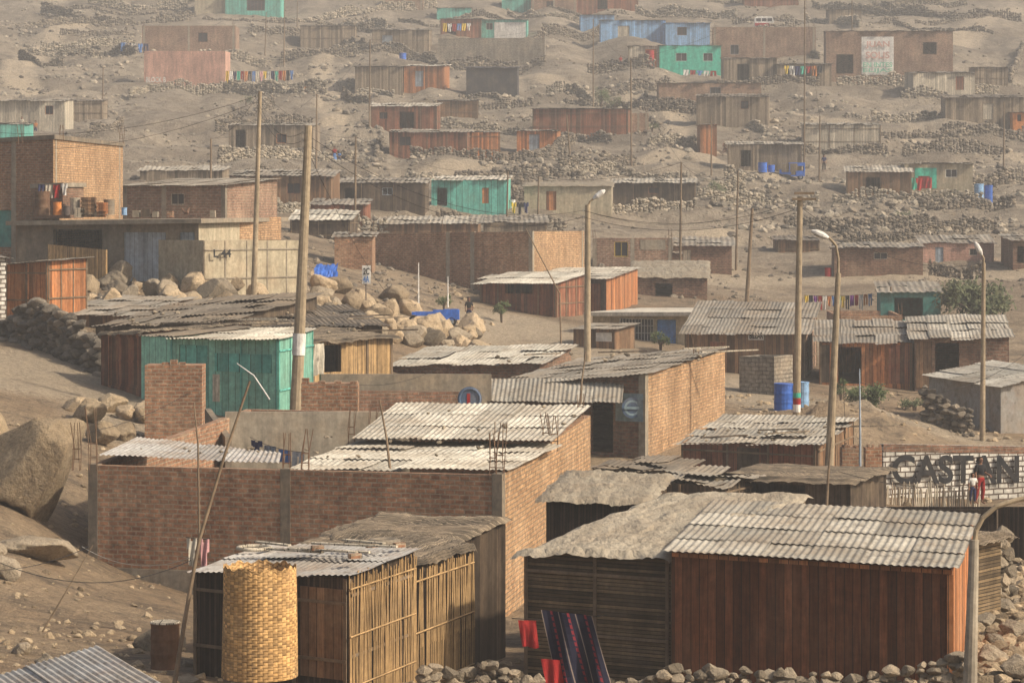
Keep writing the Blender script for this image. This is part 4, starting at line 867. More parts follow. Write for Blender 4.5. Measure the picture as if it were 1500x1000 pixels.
for (px,py,w,d) in [(12,790,50,68),(-4,760,40,70),(70,940,36,55),(105,942,30,56),(35,932,30,57),(225,930,46,60),(255,905,36,62),(1440,905,36,62),(1470,870,30,65),(1450,960,44,56),(1485,920,40,60),(1490,980,50,54),(1438,850,30,66),(660,975,36,56),(635,985,30,55.5),(280,985,34,54),(1475,835,34,68),(1460,930,30,59)]:
    boulder(px,py,w,d=d,m='rock',lab='loose angular stone on the dirt bank',grp='loose stones on the dirt bank')
for i in range(46):
    px=rng.uniform(862,1250); d=rng.uniform(76,94); x=X(px,d); z=zg(x,d)+.05+rng.uniform(0,.35)
    if i>30: px=rng.uniform(300,620); d=rng.uniform(94,104); x=X(px,d); z=zg(x,d)+.05
    a=rng.uniform(-.7,.7); L=rng.uniform(1,2.6); q=MB(); q.rv=rng.random(); up=rng.uniform(-.1,.75)
    q.box((x,d,z),(math.cos(a)*L,math.sin(a)*L,up*L*.6),(-math.sin(a)*.14,math.cos(a)*.14,0),(0,0,.04)); make(q,'scrap_board',[rng.choice(['wood_grey','wood_pale','wood_brown','wood_dark'])],base=(x,d,z),label='loose scrap board leaning in a cluttered yard',category='board',group='scrap boards in the yards')
# ---- poles
def upole(px,d,tpx,tpy,r0,r1,lab,lamp=None,arm=None,m='pole_c',ins=True,bands=()):
    x=X(px,d); z=zg(x,d); T=P(tpx,tpy,d); b=Vector((x,d,z-.3)); nm='street_lamp' if lamp else 'utility_pole'
    e=empty(nm,(x,d,z),lab,'street lamp' if lamp else 'utility pole')
    q=MB(); q.tube([b,b.lerp(T,.35),b.lerp(T,.7),T],[r0,r0*.65+r1*.35,r0*.3+r1*.7,r1],12); make(q,'post',[m],e,smooth=True)
    if arm:
        for k,(dx,dz,w) in enumerate(arm): q=MB(); q.cbox(T+Vector((dx,-r1-.06,dz)),w,.09,.1); make(q,'crossarm',['pole_w'],e)
    if ins:
        for k in range(3): q=MB(); q.tube([T+Vector((-r1-.08,0,-.3-k*.28)),T+Vector((-r1-.08,0,-.18-k*.28))],[.05,.035],8); q.tube([T+Vector((0,0,-.24-k*.28)),T+Vector((-r1-.09,0,-.24-k*.28))],.012,5); make(q,'insulator',['cream'],e)
    if lamp:
        pts=[T+Vector(p) for p in lamp]; q=MB(); q.tube(pts,.035+r1*.1,8); make(q,'arm',['pole_c'],e,smooth=True)
        t=(pts[-1]-pts[-2]).normalized(); h=pts[-1]; q=MB(); q.tube([h-t*.1,h,h+t*.12,h+t*.4,h+t*.55],[.04,.08,.12,.11,.04],10); make(q,'lamp_head',['white'],e,smooth=True)
    for (py0,py1,mm) in bands:
        q=MB(); za,zc=Zr(py0,d),Zr(py1,d); f=lambda z_:b.lerp(T,(z_-b.z)/(T.z-b.z)); q.tube([f(zc),f(za)],r0*.97,14,cap=False); make(q,'painted_band' if mm!='red' else 'poster',[mm],e,smooth=True)
    return T
T2=upole(431,103,452,184,.24,.13,'tall leaning concrete utility pole with painted white band',bands=[(488,520,'white')])
T1=upole(371,141,381,134,.15,.09,'tall slender concrete utility pole by the slab roofed house')
T3=upole(860,124,861,300,.17,.11,'concrete pole with small lamp head on a short arm',lamp=[(0,0,-.1),(.1,0,.15),(.3,0,.3)])
T4=upole(1166,116,1172,288,.16,.11,'concrete pole with timber crossarms and pasted posters',arm=[(.15,-.15,.95),(.15,.08,.8)],bands=[(583,592,'red'),(575,582,'green'),(592,603,'white')])
T5=upole(1212,100,1228,400,.17,.09,'tall concrete street lamp with curved arm',lamp=[(0,0,-.1),(0,0,.5),(-.08,0,.95),(-.3,0,1.2),(-.42,0,1.25)],ins=False)
T6=upole(1439,126,1441,385,.13,.08,'concrete street lamp above the lane houses',lamp=[(0,0,-.1),(0,0,.2),(-.12,0,.42)],ins=False)
T7=upole(1090,172,1102,305,.15,.08,'leaning wooden utility pole on the lane',m='pole_w')
T8=upole(1418,48.5,1427,790,.14,.08,'grey concrete street lamp arching over the lane',lamp=[(0,0,-.1),(.03,0,.15),(.14,0,.36),(.36,0,.55),(.7,0,.66),(1.1,0,.74),(1.4,0,.76)],ins=False,m='concrete')
TH=[]
for (px,py,tx,ty) in [(416,92,417,-20),(388,78,390,18),(463,252,464,138),(308,312,309,203),(520,338,521,200),(541,200,542,58),(742,340,744,250),(869,155,869,28),(925,244,924,88),(1248,102,1248,-30),(1178,238,1179,-20),(435,36,436,-30),(996,400,998,238),(1078,392,1081,250),(836,240,830,168),(1200,262,1201,170),(1305,470,1305,420),(1042,250,1042,170),(788,330,789,258),(150,160,151,100),(1470,250,1471,150)]:
    d=gd(px,py); TH.append(upole(px,d,tx,ty,.1,.06,'slender distant wooden utility pole on the hillside',m='pole_w',ins=False))
def stick(pts,d,r,lab,name='bamboo_pole',m='pole_w'):
    q=MB(); pp=[P(a,b,d+k*.3) for k,(a,b) in enumerate(pts)]; q.tube(pp,[r*(1-.5*i/(len(pp)-1)) for i in range(len(pp))],8); make(q,name,[m],base=pp[0],smooth=True,label=lab,category='pole')
stick([(254,1010),(272,900),(292,790),(328,670),(366,558)],53.5,.045,'long crooked bamboo pole leaning upright','bamboo_pole')
stick([(292,800),(291,720),(290,650),(284,590)],66,.03,'thin bare upright stick pole')
stick([(572,692),(566,640),(556,585)],77,.04,'wooden stick standing on the brick house','bamboo_pole')
stick([(822,520),(820,430),(770,335)],150,.05,'crooked wooden pole by the stone path')
stick([(1210,760),(1213,700),(1218,640)],86,.05,'dark wooden post beside a shack')
stick([(1260,705),(1260,620),(1259,540)],95,.045,'thin metal pipe post by brick pillars',m='bluegrey')
stick([(613,460),(613,385)],160,.05,'thin white post by the boulders',m='white')
stick([(656,450),(656,405)],165,.05,'thin white post near a path',m='white'); stick([(850,600),(852,560),(858,515)],109,.05,'wooden stick by the awning')
stick([(395,585),(372,550),(347,532)],104,.03,'stick leaning on the turquoise house',m='white')
# ---- wires
def wire(a,b,sag,r=.009,m='black'):
    q=MB(); n=14; q.tube([a.lerp(b,i/n)-Vector((0,0,sag*4*(i/n)*(1-i/n))) for i in range(n+1)],r,4,cap=False)
    make(q,'power_line',[m],base=a,label='thin sagging overhead cable between poles',category='cable',group='overhead cables')
dn=lambda T,k:T+Vector((-.2,0,-.24-k*.28))
for k in range(2):
    wire(dn(T2,k),dn(T1,k),.8); wire(dn(T2,k),dn(T3,k),1.2+.2*k); wire(dn(T3,k),dn(T4,k),.7)
wire(dn(T4,0),T6,1.0); wire(dn(T1,0),P(-80,185,150),1.0); wire(dn(T1,1),P(-80,205,152),1.2)
wire(dn(T3,0),T7,.8); wire(T7,TH[13],.6); wire(T1,TH[3],.6); wire(TH[4],T1,.8)
wire(dn(T2,1),P(575,440,150),.5); wire(T5,P(1240,650,106),.4)
for a,b in [(0,1),(2,3),(4,6),(5,7),(7,8),(8,10),(10,9),(6,12),(12,13),(8,12),(5,2),(10,15),(0,19),(9,20)]: wire(TH[a],TH[b],1.0,.012)
for (a,b,s) in [((0,835,60),(130,800,66),.1),((-20,815,58),(280,820,62),.5),((120,800,66),(282,815,60),.3),((0,640,80),(300,560,100),.6),((1260,560,95),(1500,520,110),.8),((1228,690,88),(1500,700,92),.4),((500,560,100),(640,540,108),.3)]: wire(P(*a),P(*b),s,.008,'cream' if a[0]==120 else 'black')
stick([(62,925),(100,860),(136,798)],60,.02,'thin stick holding a cable')
# ---- laundry
def garment(p,w,h,m,kind='shirt',yaw=0,grp='laundry on clothes lines',skew=0.0):
    q=MB(); U=Vector((math.cos(yaw),math.sin(yaw),0)); N=Vector((-U.y,U.x,0)); s0=rng.uniform(0,9)
    def g(u,v,ou=0): return p+U*(u*w*(1-.12*v*math.sin(s0))+skew*v*h)+Vector((0,0,-v*h-.04*h*math.sin(u*5+s0)*v-skew*.4*u*w))+N*(.06*h*math.sin(u*11+v*3+s0)*(0.3+v))
    n=10; 
    for j in range(n):
        v0,v1=j/n,(j+1)/n
        for i in range(n):
            u0,u1=-.5+i/n,-.5+(i+1)/n
            if kind=='shirt' and v0>=.33 and (i<2 or i>=n-2): continue
            if kind=='shirt' and j==0 and i in(4,5): continue
            if kind=='trousers' and v0>=.3 and i in(4,5) : continue
            q.poly([g(u0,v0),g(u1,v0),g(u1,v1),g(u0,v1)],[(u0*w,-v0*h),(u1*w,-v0*h),(u1*w,-v1*h),(u0*w,-v1*h)])
    nm={'white':'white','red':'red','blue':'blue','yellow':'yellow','green':'green','black':'black','pink':'pink','navy':'dark blue','orange':'orange','purple':'purple','cream':'cream','stripe':'dark red and black striped','blue_l':'pale blue','bluegrey':'grey'}[m]
    make(q,{'shirt':'hanging_shirt','trousers':'hanging_trousers','towel':'hanging_towel'}[kind],[m],base=p,smooth=True,label=nm+' '+{'shirt':'shirt','trousers':'pair of trousers','towel':'cloth'}[kind]+' hanging out to dry',category='laundry',group=grp)
def cline(a,b,n,cs,h=(.5,.9),sag=.25,kinds=('shirt','trousers','towel')):
    wire(a,b,sag,.008)
    for i in range(n):
        f=(i+.5)/n; p=a.lerp(b,f)-Vector((0,0,sag*4*f*(1-f))); L=(b-a).length/n; garment(p,L*.85,rng.uniform(*h),cs[(i*7+3)%len(cs)],rng.choice(kinds),math.atan2((b-a).y,(b-a).x))
CC=['white','red','blue','yellow','green','black','pink','navy','orange','cream']
d=gd(380,128)-1.5; cline(P(330,104,d),P(430,103,d),18,CC,(1.1,1.9),.1)
d=gd(195,82)-1; cline(P(176,62,d),P(218,64,d),5,['blue','navy','white'],(1.0,1.5),.1)
d=gd(665,58)-1.5; cline(P(648,34,d),P(690,34,d),6,['blue','red','white','yellow'],(1.0,1.5),.1)
d=gd(1170,124)-1.5; cline(P(1148,96,d),P(1205,96,d),7,CC,(.9,1.4),.1)
d=gd(1225,455)-3; cline(P(1178,432,d),P(1278,430,d),15,['red','purple','black','yellow','green','blue','orange','white'],(.6,.95),.1)
d=gd(1355,284)-1.5; cline(P(1302,258,d),P(1366,260,d),5,['red','green','pink','red'],(1.0,1.4),.1)
d=gd(765,312)-1; cline(P(748,296,d),P(775,296,d),3,['yellow','black','navy'],(.8,1.0),.05)
d=gd(1010,110)-1; cline(P(1000,102,d),P(1050,104,d),5,['white','red','blue'],(.6,.9),.05)
cline(P(366,640,84),P(447,662,82),4,['white','blue','bluegrey','navy'],(.35,.5),.1)
cline(P(272,786,63),P(308,788,63),2,['pink','cream'],(.6,.75),.03,('shirt',))
cline(P(444,500,111),P(475,502,112),2,['cream','white'],(1.0,1.3),.05,('towel',))
cline(P(55,270,146),P(100,268,146),4,['white','red','cream','navy'],(.5,.7),.05)
garment(P(830,897,53.2),.95,1.35,'stripe','towel',-.15,None,.25); garment(P(772,908,53.4),.34,.5,'red','towel',.3,None,.15); garment(P(806,965,53),.35,.55,'red','towel',0,None,.2)
wire(P(750,905,53.5),P(890,900,53.2),.05,.008)
q=MB(); d=gd(478,422); tarp(q,[P(458,424,d),P(496,424,d),P(494,388,d+1.5),P(462,390,d+1.5)],0,0,0,.25,14,10,3,0); make(q,'blue_tarpaulin',['blue_b'],base=P(476,420,d),label='crumpled bright blue tarpaulin draped over a heap',category='tarpaulin')
for (px,bs,w,h,m) in [(1434,284,14,28,'blue_l'),(1448,284,12,26,'blue_b'),(1117,248,13,14,'blue_b'),(1130,248,10,10,'blue_b'),(750,306,10,12,'white'),(414,232,14,16,'cream'),(1213,400,10,12,'red'),(952,102,12,22,'red'),(445,134,12,10,'orange'),(930,100,10,12,'blue_b'),(590,92,10,12,'blue_b')]:
    d=gd(px,bs)-1.5; drum(px,bs,d,w,h,m,{'blue_l':'pale blue','blue_b':'bright blue','white':'white','cream':'pale','red':'red','orange':'orange'}[m]+' plastic water drum beside a house',name='water_tank',grp='water drums')
drum(1148,577,131,28,40,'blue_b','tall blue plastic water drum',name='water_tank',grp='water drums'); drum(1174,577,131,22,40,'blue_l','pale blue and white water drum',name='water_tank',grp='water drums')
for (px,dd,w,h,m) in [(62,146,22,34,'rust'),(110,146.5,14,24,'wood_pale'),(84,145.5,12,18,'orange'),(98,145.3,10,12,'iron'),(160,147,16,22,'concrete_dark'),(182,145.5,8,10,'blue_l')]:
    drum(px,317,dd,w,h,m,'weathered drum or bucket standing on the slab roof',name='water_tank',z=Zr(315,dd),grp='water drums')
q=MB(); tp=P(562,794,60); q.torus(tp,.26,.1,'z',0,24,10,.8); make(q,'tyre',['rubber'],base=tp,smooth=True,label='dusty old tyre lying on the mat roof',category='tyre')
q=MB(); tp=P(372,802,58.5); q.torus(tp,.32,.05,'z',0,24,8,.8); make(q,'tyre',['wood_pale'],base=tp,smooth=True,label='thin worn bicycle tyre ring on the metal roof',category='tyre')
for i,(a,b) in enumerate([((390,812),(470,822)),((420,808),(540,830)),((440,828),(520,838)),((372,812),(420,832)),((455,803),(580,822)),((500,818),(560,836))]):
    d=56.5; A_=P(a[0],a[1],d+rng.uniform(0,1)); B_=P(b[0],b[1],A_.y-.6); A_.z=B_.z=-6.78+.03*i; q=MB(); dr=(B_-A_); n=Vector((-dr.y,dr.x,0)).normalized()*.12; q.box(A_,dr,n,Vector((0,0,.035))); make(q,'plank',[rng.choice(['wood_pale','wood_brown'])],base=A_,label='loose weathered plank weighing down the roof',category='plank',group='planks on the roof')
for (px,py,d) in [(520,833,55.2),(465,818,56.5),(545,812,57),(585,820,57)]:
    p=P(px,py,d); q=MB(); q.cbox((p.x,p.y,-6.72),.24,.12,.09,yaw=rng.random()); make(q,'loose_brick',['brick'],base=(p.x,p.y,-6.72),label='loose brick holding down the roof sheets',category='brick',group='bricks on roofs')
for (x0,x1,dd0,dd1,z,n) in [(440,720,77,84,-6.95,12),(560,840,83,90,-6.55,8),(160,390,79,81,-6.9,9),(720,1040,113,120,-6.2,16),(1005,1230,101,105,-8.28,20),(150,540,110,122,-4.95,40)]:
    for i in range(n):
        dd=rng.uniform(dd0,dd1); px=rng.uniform(x0,x1); zz_=z+.06+(dd-dd0)*.03
        if i%4==3 and z>-8.5 and dd0>100:
            a=rng.uniform(-.5,.5); L=rng.uniform(1.2,3); x=X(px,dd); q=MB(); q.rv=rng.random(); q.box((x,dd,zz_+.06),(math.cos(a)*L,math.sin(a)*L,.03),(-math.sin(a)*.1,math.cos(a)*.1,0),(0,0,.05)); make(q,'roof_board',[rng.choice(['wood_grey','wood_pale','wood_dark'])],base=(x,dd,zz_),label='weathered board laid across roof sheets',category='board',group='boards on roofs')
        else: boulder(px,0,rng.uniform(4,9),d=dd,z=zz_,m='rock',lab='stone weighing down roof sheets',name='roof_stone',grp='stones on roofs',sink=.1,sq=(1,1,.6))
for (px,py,w,h,m) in [(130,308,22,30,'wood_brown'),(150,300,14,22,'wood_orange'),(118,290,16,14,'wood_pale'),(200,310,10,10,'concrete'),(228,312,8,8,'concrete'),(312,312,8,10,'concrete'),(142,312,30,8,'wood_grey'),(215,310,12,12,'wood_dark'),(250,311,8,9,'brick')]:
    d=146.5; q=MB(); b=P(px,318,d); W_=w/F*d; H_=h/F*d
    for k in range(5): q.rv=rng.random(); q.cbox(b+Vector((0,0,H_*k/5)),W_*rng.uniform(.85,1.05),.7,H_/5*.8)
    q.cbox(b+Vector((0,.05,0)),W_*.8,.55,H_*.97)
    make(q,'stacked_crate',[m],base=b,label='stack of old boards and crates on the slab roof',category='crate',group='crates on the slab roof')
# ---- people
def skinobj(name,V,E,R,m,par,root=0):
    me=bpy.data.meshes.new(name); me.from_pydata([tuple(v) for v in V],E,[]); ob=bpy.data.objects.new(name,me); ob.parent=par; col.objects.link(ob)
    md=ob.modifiers.new('skin','SKIN'); md.use_smooth_shade=True
    for i,r in enumerate(R):
        s=me.skin_vertices[0].data[i]; s.radius=(r,r) if not isinstance(r,tuple) else r; s.use_root=(i==root)
    sb=ob.modifiers.new('sub','SUBSURF'); sb.levels=1; sb.render_levels=2; me.materials.append(mat(m)); return ob
def person(px,py,d,h,shirt,pants,lab,face=0.0,arm=0.0,skirt=False,hat=None):
    x=X(px,d); z=zg(x,d) if py is None else Zr(py,d); e=empty('person',(x,d,z),lab,'person'); k=h/1.7
    V=[(0,0,.93),(0,0,1.1),(0,0,1.32),(0,0,1.44),(0,-.01,1.53),(0,-.02,1.6),(0,0,1.68), (.17,0,1.36),(.23,-.02,1.1),(.22,-.14-arm,.93+arm*.8), (-.17,0,1.36),(-.24,0,1.1),(-.23,-.06,.86), (.09,0,.88),(.11,-.03,.48),(.11,.03,.07),(.12,-.13,.03), (-.09,0,.88),(-.10,.06,.48),(-.10,.12,.07),(-.11,-.03,.03)]
    E=[(0,1),(1,2),(2,3),(3,4),(4,5),(5,6),(2,7),(7,8),(8,9),(2,10),(10,11),(11,12),(0,13),(13,14),(14,15),(15,16),(0,17),(17,18),(18,19),(19,20)]
    R=[(.13,.1),(.12,.09),(.15,.1),.055,.075,.1,.065,.055,.04,.03,.055,.04,.03,.085,.055,.035,.03,.085,.055,.035,.03]
    for hs in (9,12):
        b=Vector(V[hs])
        for f,(dx,L) in enumerate([(-.03,.08),(-.012,.095),(.008,.09),(.028,.075),(.045,.055)]):
            V.append((b.x+dx,b.y-.03,b.z-L*.5)); V.append((b.x+dx,b.y-.05,b.z-L)); R+=[.011,.009]; E+=[(hs,len(V)-2),(len(V)-2,len(V)-1)]
    ca,sa=math.cos(face),math.sin(face); T=lambda v:((v[0]*ca-v[1]*sa)*k,(v[0]*sa+v[1]*ca)*k,v[2]*k)
    rs=lambda r:(r[0]*k,r[1]*k) if isinstance(r,tuple) else r*k
    skinobj('body',[T(v) for v in V],E,[rs(r) for r in R],'skin',e)
    S=[(0,0,.96),(0,0,1.12),(0,0,1.33),(0,0,1.42),(.17,0,1.37),(.23,-.02,1.14),(-.17,0,1.37),(-.24,0,1.14)]
    skinobj('shirt',[T(v) for v in S],[(0,1),(1,2),(2,3),(2,4),(4,5),(2,6),(6,7)],[rs(r) for r in [(.155,.125),(.145,.115),(.165,.12),.08,.075,.06,.075,.06]],shirt,e)
    if skirt:
        q=MB(); o=e.location
        for i in range(18):
            a,b=2*math.pi*i/18,2*math.pi*(i+1)/18
            for (z0,z1,r0,r1) in ((.3,.65,.25,.2),(.65,1.0,.2,.15)): q.poly([o+Vector((r0*math.cos(a),r0*math.sin(a)*.8,z0))*k,o+Vector((r0*math.cos(b),r0*math.sin(b)*.8,z0))*k,o+Vector((r1*math.cos(b),r1*math.sin(b)*.8,z1))*k,o+Vector((r1*math.cos(a),r1*math.sin(a)*.8,z1))*k])
        make(q,'skirt',[pants],e,smooth=True)
    else: skinobj('trousers',[T(v) for v in [(0,0,.93),(0,0,1.0),(.09,0,.86),(.11,-.03,.48),(.11,.03,.14),(-.09,0,.86),(-.10,.06,.48),(-.10,.12,.14)]],[(0,1),(0,2),(2,3),(3,4),(0,5),(5,6),(6,7)],[rs(r) for r in [(.15,.12),(.14,.11),.105,.078,.06,.105,.078,.06]],pants,e)
    skinobj('hair',[T((0,.02,1.6)),T((0,.03,1.66)),T((0,.045,1.54))],[(0,1),(0,2)],[.105*k,.085*k,.075*k],hat or 'hair',e)
    o=e.location
    for dx in (-.03,.03): q=MB(); q.cbox(o+Vector(T((dx,-.118,1.6))),.018*k,.012*k,.012*k); make(q,'eye',['hair'],e)
    q=MB(); q.cbox(o+Vector(T((0,-.115,1.535))),.04*k,.012*k,.01*k); make(q,'mouth',['red_f'],e)
    q=MB(); q.cbox(o+Vector(T((0,-.125,1.565))),.022*k,.03*k,.035*k); make(q,'nose',['skin'],e)
    return e
person(1436,738,98.2,1.6,'black','red','person in black top and red trousers standing by the fence',face=.6,arm=.15)
person(1425,738,98.0,1.05,'white','navy','small child in white shirt by the fence',face=.2)
person(490,None,gd(490,232),1.6,'red','blue','person in red top and blue skirt on the path',skirt=True)
person(497,None,gd(497,234),1.2,'blue','navy','child in blue beside an adult on the path')
person(1207,None,gd(1207,250),1.7,'navy','black','person in dark clothes standing by the three-wheeler')
person(32,None,gd(32,190)-2,1.6,'cream','orange','person in pale top outside the whitewashed house')
person(52,None,gd(52,190)-2,1.6,'orange','navy','person in orange top outside the whitewashed house')
person(687,None,gd(687,470),1.5,'black','navy','person in dark clothes near the stone path')
person(909,None,gd(909,105),1.6,'red','black','person in red top by the upper houses')
# ---- vehicles
def wheel(c,r,w,par,ax='y'):
    q=MB(); q.torus(c,r*.78,r*.22,ax,0,18,8,w/(r*.44)*1.0); q.tube([Vector(c)+Vector((0,-w*.3,0)),Vector(c)+Vector((0,w*.3,0))],r*.45,12,1); make(q,'wheel',['black','bluegrey'],par,smooth=True)
def mototaxi(px,bs,cargo=False,m='blue_b'):
    d=gd(px,bs)-1; x=X(px,d); z=zg(x,d)+.03; e=empty('three_wheeler',(x,d,z),'small blue three-wheeled cargo cart parked on a path' if cargo else 'small blue three-wheeled taxi with canopy parked on dirt','three-wheeler')
    O=Vector((x,d,z)); q=MB()
    q.box(O+Vector((-.2,-.55,.35)),(1.4,0,0),(0,1.1,0),(0,0,.12)); q.box(O+Vector((1.12,-.55,.47)),(.08,0,0),(0,1.1,0),(0,0,.4 if cargo else .75)); q.box(O+Vector((.35 if not cargo else -.2,-.55,.47)),(.77 if not cargo else 1.32,0,0),(0,.05,0),(0,0,.42)); q.box(O+Vector((.35,.5,.47)),(.77,0,0),(0,.05,0),(0,0,.42))
    if not cargo: q.box(O+Vector((.55,-.48,.47)),(.5,0,0),(0,.96,0),(0,0,.25))
    q.box(O+Vector((-1.15,-.12,.55)),(1.0,0,0),(0,.24,0),(0,0,.22)); q.box(O+Vector((-1.35,-.25,.6)),(.2,0,0),(0,.5,0),(0,0,.45 if not cargo else .15)); make(q,'body',[m],e)
    if not cargo:
        q=MB(); q.poly([O+Vector(v) for v in ((-1.1,-.58,1.65),(1.22,-.58,1.76),(1.22,.58,1.76),(-1.1,.58,1.65))]); q.box(O+Vector((-.4,-.58,1.66)),(1.62,0,0),(0,1.16,0),(0,0,.08)); q.box(O+Vector((1.2,-.55,.9)),(.02,0,0),(0,1.1,0),(0,0,.76)); q.box(O+Vector((.45,-.58,1.4)),(.75,0,0),(0,.015,0),(0,0,.26))
        for vx in (-.35,1.15):
            for vy in (-.55,.55): q.tube([O+Vector((vx,vy,.45)),O+Vector((vx,vy,1.68))],.025,5)
        make(q,'canopy',[m],e); q=MB(); q.box(O+Vector((-.42,-.5,.95)),(.03,0,.0),(0,1,0),(0,0,.65)); make(q,'windshield',['dark'],e)
    q=MB(); q.tube([O+Vector((-1.2,-.35,1.1)),O+Vector((-1.1,0,1.15)),O+Vector((-1.2,.35,1.1))],.02,5); make(q,'handlebar',['iron'],e)
    wheel(O+Vector((-1.25,0,.27)),.28,.12,e); wheel(O+Vector((.8,-.5,.25)),.26,.12,e); wheel(O+Vector((.8,.5,.25)),.26,.12,e)
mototaxi(1161,250); mototaxi(640,474,True)
def van(px,bs):
    d=gd(px,bs)-2; x=X(px,d); z=zg(x,d); e=empty('parked_van',(x,d,z),'old white and red minibus parked on the ridge road','van'); O=Vector((x,d,z+.1))
    pr=[(-1.5,.3),(1.5,.3),(1.55,.9),(1.35,1.75),(1.1,1.9),(-1.2,1.9),(-1.5,1.7),(-1.55,.9)]; q=MB(); y0,y1=-.85,.85
    f=[O+Vector((a,y0,b)) for a,b in pr]; g=[O+Vector((a,y1,b)) for a,b in pr]; q.poly(f); q.poly(g[::-1])
    for i in range(8): q.poly([f[i],g[i],g[(i+1)%8],f[(i+1)%8]][::-1],m=0)
    q.box(O+Vector((-1.53,-.87,.35)),(3.06,0,0),(0,.015,0),(0,0,.5),1); make(q,'body',['white','red'],e)
    for k in range(3): q=MB(); q.box(O+Vector((-1.3+k*.9,-.875,1.1)),(.75,0,0),(0,.02,0),(0,0,.5)); make(q,'window',['dark'],e)
    for k in (-1,1): 
        for yy in (-.8,.8): wheel(O+Vector((k*.95,yy,.22)),.3,.18,e)
van(1119,40)
# ---- vegetation
def bush(px,bs,wpx,hpx,m,n,lab,tree=False,d=None):
    d=d or gd(px,bs); x=X(px,d); z=zg(x,d); W_=wpx/F*d; H_=hpx/F*d; e=empty('tree' if tree else 'shrub',(x,d,z),lab,'tree' if tree else 'bush'); O=Vector((x,d,z))
    q=MB(); ends=[]
    for i in range(9 if tree else 5):
        a=rng.uniform(0,6.28); L=rng.uniform(.3,.48); en=O+Vector((W_*L*math.cos(a),W_*L*math.sin(a)*.8,H_*rng.uniform(.45,.9))); mid=O+Vector((0,0,H_*.3))+(en-O)*.2; q.tube([O-Vector((0,0,.2)),mid,en],[W_*.03+.02,W_*.02+.01,.008],5); ends.append(en)
    make(q,'trunk',['bark'],e)
    q=MB(); cl=ends+[O+Vector((rng.uniform(-.4,.4)*W_,rng.uniform(-.3,.3)*W_,H_*rng.uniform(.35,.95))) for _ in range(8 if tree else 5)]
    for i in range(n):
        c=rng.choice(cl); v=Vector((rng.gauss(0,1),rng.gauss(0,1),rng.gauss(0,.8)))*W_*.09; p=c+v
        if p.z<z: p.z=z+.05
        s=W_*rng.uniform(.018,.045)+.02; u=Vector((rng.uniform(-1,1),rng.uniform(-1,1),rng.uniform(-1,1))).normalized()*s; w=u.orthogonal().normalized()*s*.5; q.rv=rng.random(); q.poly([p-u,p+w,p+u,p-w])
    make(q,'crown',[m],e)
for a in [(1425,475,90,58,'leaf_g',3600,'dusty grey green tree beside the lane houses',True),(1268,600,60,34,'leaf',1200,'low green shrub by the plank houses'),(1232,590,26,34,'leaf',600,'small green shrub by plank houses'),(968,512,30,26,'leaf',700,'leafy green shrub in front of the plastered house'),(880,150,26,34,'leaf',700,'small green tree on the slope',True),(735,472,26,32,'leaf',600,'green shrub beside the plank house'),(650,455,24,26,'leaf',500,'green shrub near the stone path'),(585,600,50,36,'leaf',900,'green shrub in the yard'),(75,500,50,44,'leaf_g',900,'dusty shrub among the rocks'),(1050,285,30,26,'leaf_g',600,'grey green shrub on the slope'),(900,155,22,18,'leaf_g',400,'low shrub on the slope'),(955,190,22,14,'leaf_g',300,'low shrub on the slope'),(1325,330,24,18,'leaf_g',400,'low shrub on the slope'),(290,115,30,20,'leaf_g',300,'dry shrub on the slope'),(360,155,20,14,'leaf_g',300,'dry shrub on the slope'),(1395,290,18,18,'leaf',300,'small green shrub by the house'),(1340,600,40,20,'leaf_g',500,'low dusty shrub on the sand heap')]: bush(*a)
q=MB(); o=P(272,317,146.5); q.tube([o+Vector((-.16,0,.28)),o+Vector((-.05,0,.2)),o+Vector((.08,0,.22)),o+Vector((.14,0,.36)),o+Vector((.17,0,.42)),o+Vector((.23,0,.41))],[.02,.1,.11,.05,.045,.01],8)
q.tube([o+Vector((-.1,0,.25)),o+Vector((-.22,0,.4)),o+Vector((-.3,0,.3))],[.06,.05,.02],6); q.tube([o+Vector((.02,.03,0)),o+Vector((.02,.03,.15))],.012,4); q.tube([o+Vector((.02,-.03,0)),o+Vector((.02,-.03,.15))],.012,4); make(q,'rooster',['brick_dark'],base=o,smooth=True,label='brown rooster standing on the slab roof edge',category='rooster')
q=MB(); p=P(536,403,150); q.box(p+Vector((-.2,0,-.45)),(.45,0,0),(0,.03,0),(0,0,.95)); q.tube([p+Vector((0,.05,-1.3)),p+Vector((0,.05,.4))],.03,6,1); so=make(q,'lot_sign',['white','iron'],base=p,label='white upright lot sign with black characters',category='sign')
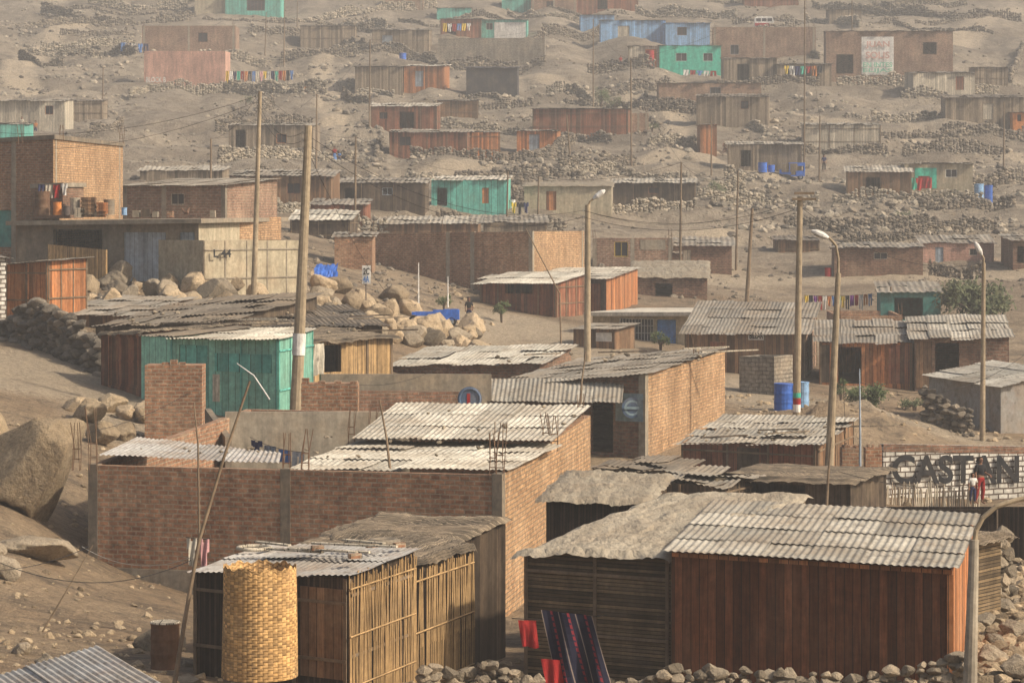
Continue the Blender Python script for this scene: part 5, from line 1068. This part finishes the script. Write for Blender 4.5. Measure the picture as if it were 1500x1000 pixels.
lettering(so,'2C',p+Vector((-.14,0,.2)),p+Vector((.18,0,.2)),10,'black'); lettering(so,'4A',p+Vector((-.14,0,-.2)),p+Vector((.18,0,-.2)),10,'blue')
# ---- air haze
q=MB(); q.box((-1000,-60,-40),(2000,0,0),(0,1650,0),(0,0,170)); hz=make(q,'air_haze',['white'],base=(0,0,0),kind='structure',label='thin dusty haze hanging in the air',category='haze')
hm=bpy.data.materials.new('haze'); hm.use_nodes=True; nt=hm.node_tree; nt.nodes.clear(); o_=nt.nodes.new('ShaderNodeOutputMaterial'); v_=nt.nodes.new('ShaderNodeVolumeScatter'); v_.inputs['Color'].default_value=(1,.98,.95,1); v_.inputs['Density'].default_value=.0007; v_.inputs['Anisotropy'].default_value=0.0; nt.links.new(v_.outputs[0],o_.inputs['Volume'])
hz.data.materials.clear(); hz.data.materials.append(hm)
# ---- light, world, camera
EL,AZ=math.radians(38),math.radians(110)
su=bpy.data.lights.new('sun','SUN'); su.energy=5.0; su.angle=math.radians(2.0); su.color=(1,.89,.73); so=bpy.data.objects.new('sun',su); col.objects.link(so)
sd=Vector((math.cos(EL)*math.sin(AZ),math.cos(EL)*math.cos(AZ),math.sin(EL))); so.rotation_euler=sd.to_track_quat('Z','Y').to_euler()
w=bpy.data.worlds.new('World'); bpy.context.scene.world=w; w.use_nodes=True; nt=w.node_tree; bg=nt.nodes['Background']; sk=nt.nodes.new('ShaderNodeTexSky'); sk.sky_type='NISHITA'; sk.sun_disc=False; sk.sun_elevation=EL; sk.sun_rotation=AZ; sk.dust_density=6.0; sk.air_density=1.0
nt.links.new(sk.outputs[0],bg.inputs[0]); bg.inputs[1].default_value=.14
cam=bpy.data.cameras.new('camera'); co=bpy.data.objects.new('camera',cam); col.objects.link(co); co.location=(0,0,0); co.rotation_euler=(math.radians(90),0,0); cam.sensor_width=36; cam.lens=36*F/1500; cam.shift_y=-200/1500; cam.clip_start=.5; cam.clip_end=4000
bpy.context.scene.camera=co
sc=bpy.context.scene; sc.view_settings.view_transform='Standard'; sc.view_settings.look='None'; sc.view_settings.exposure=0
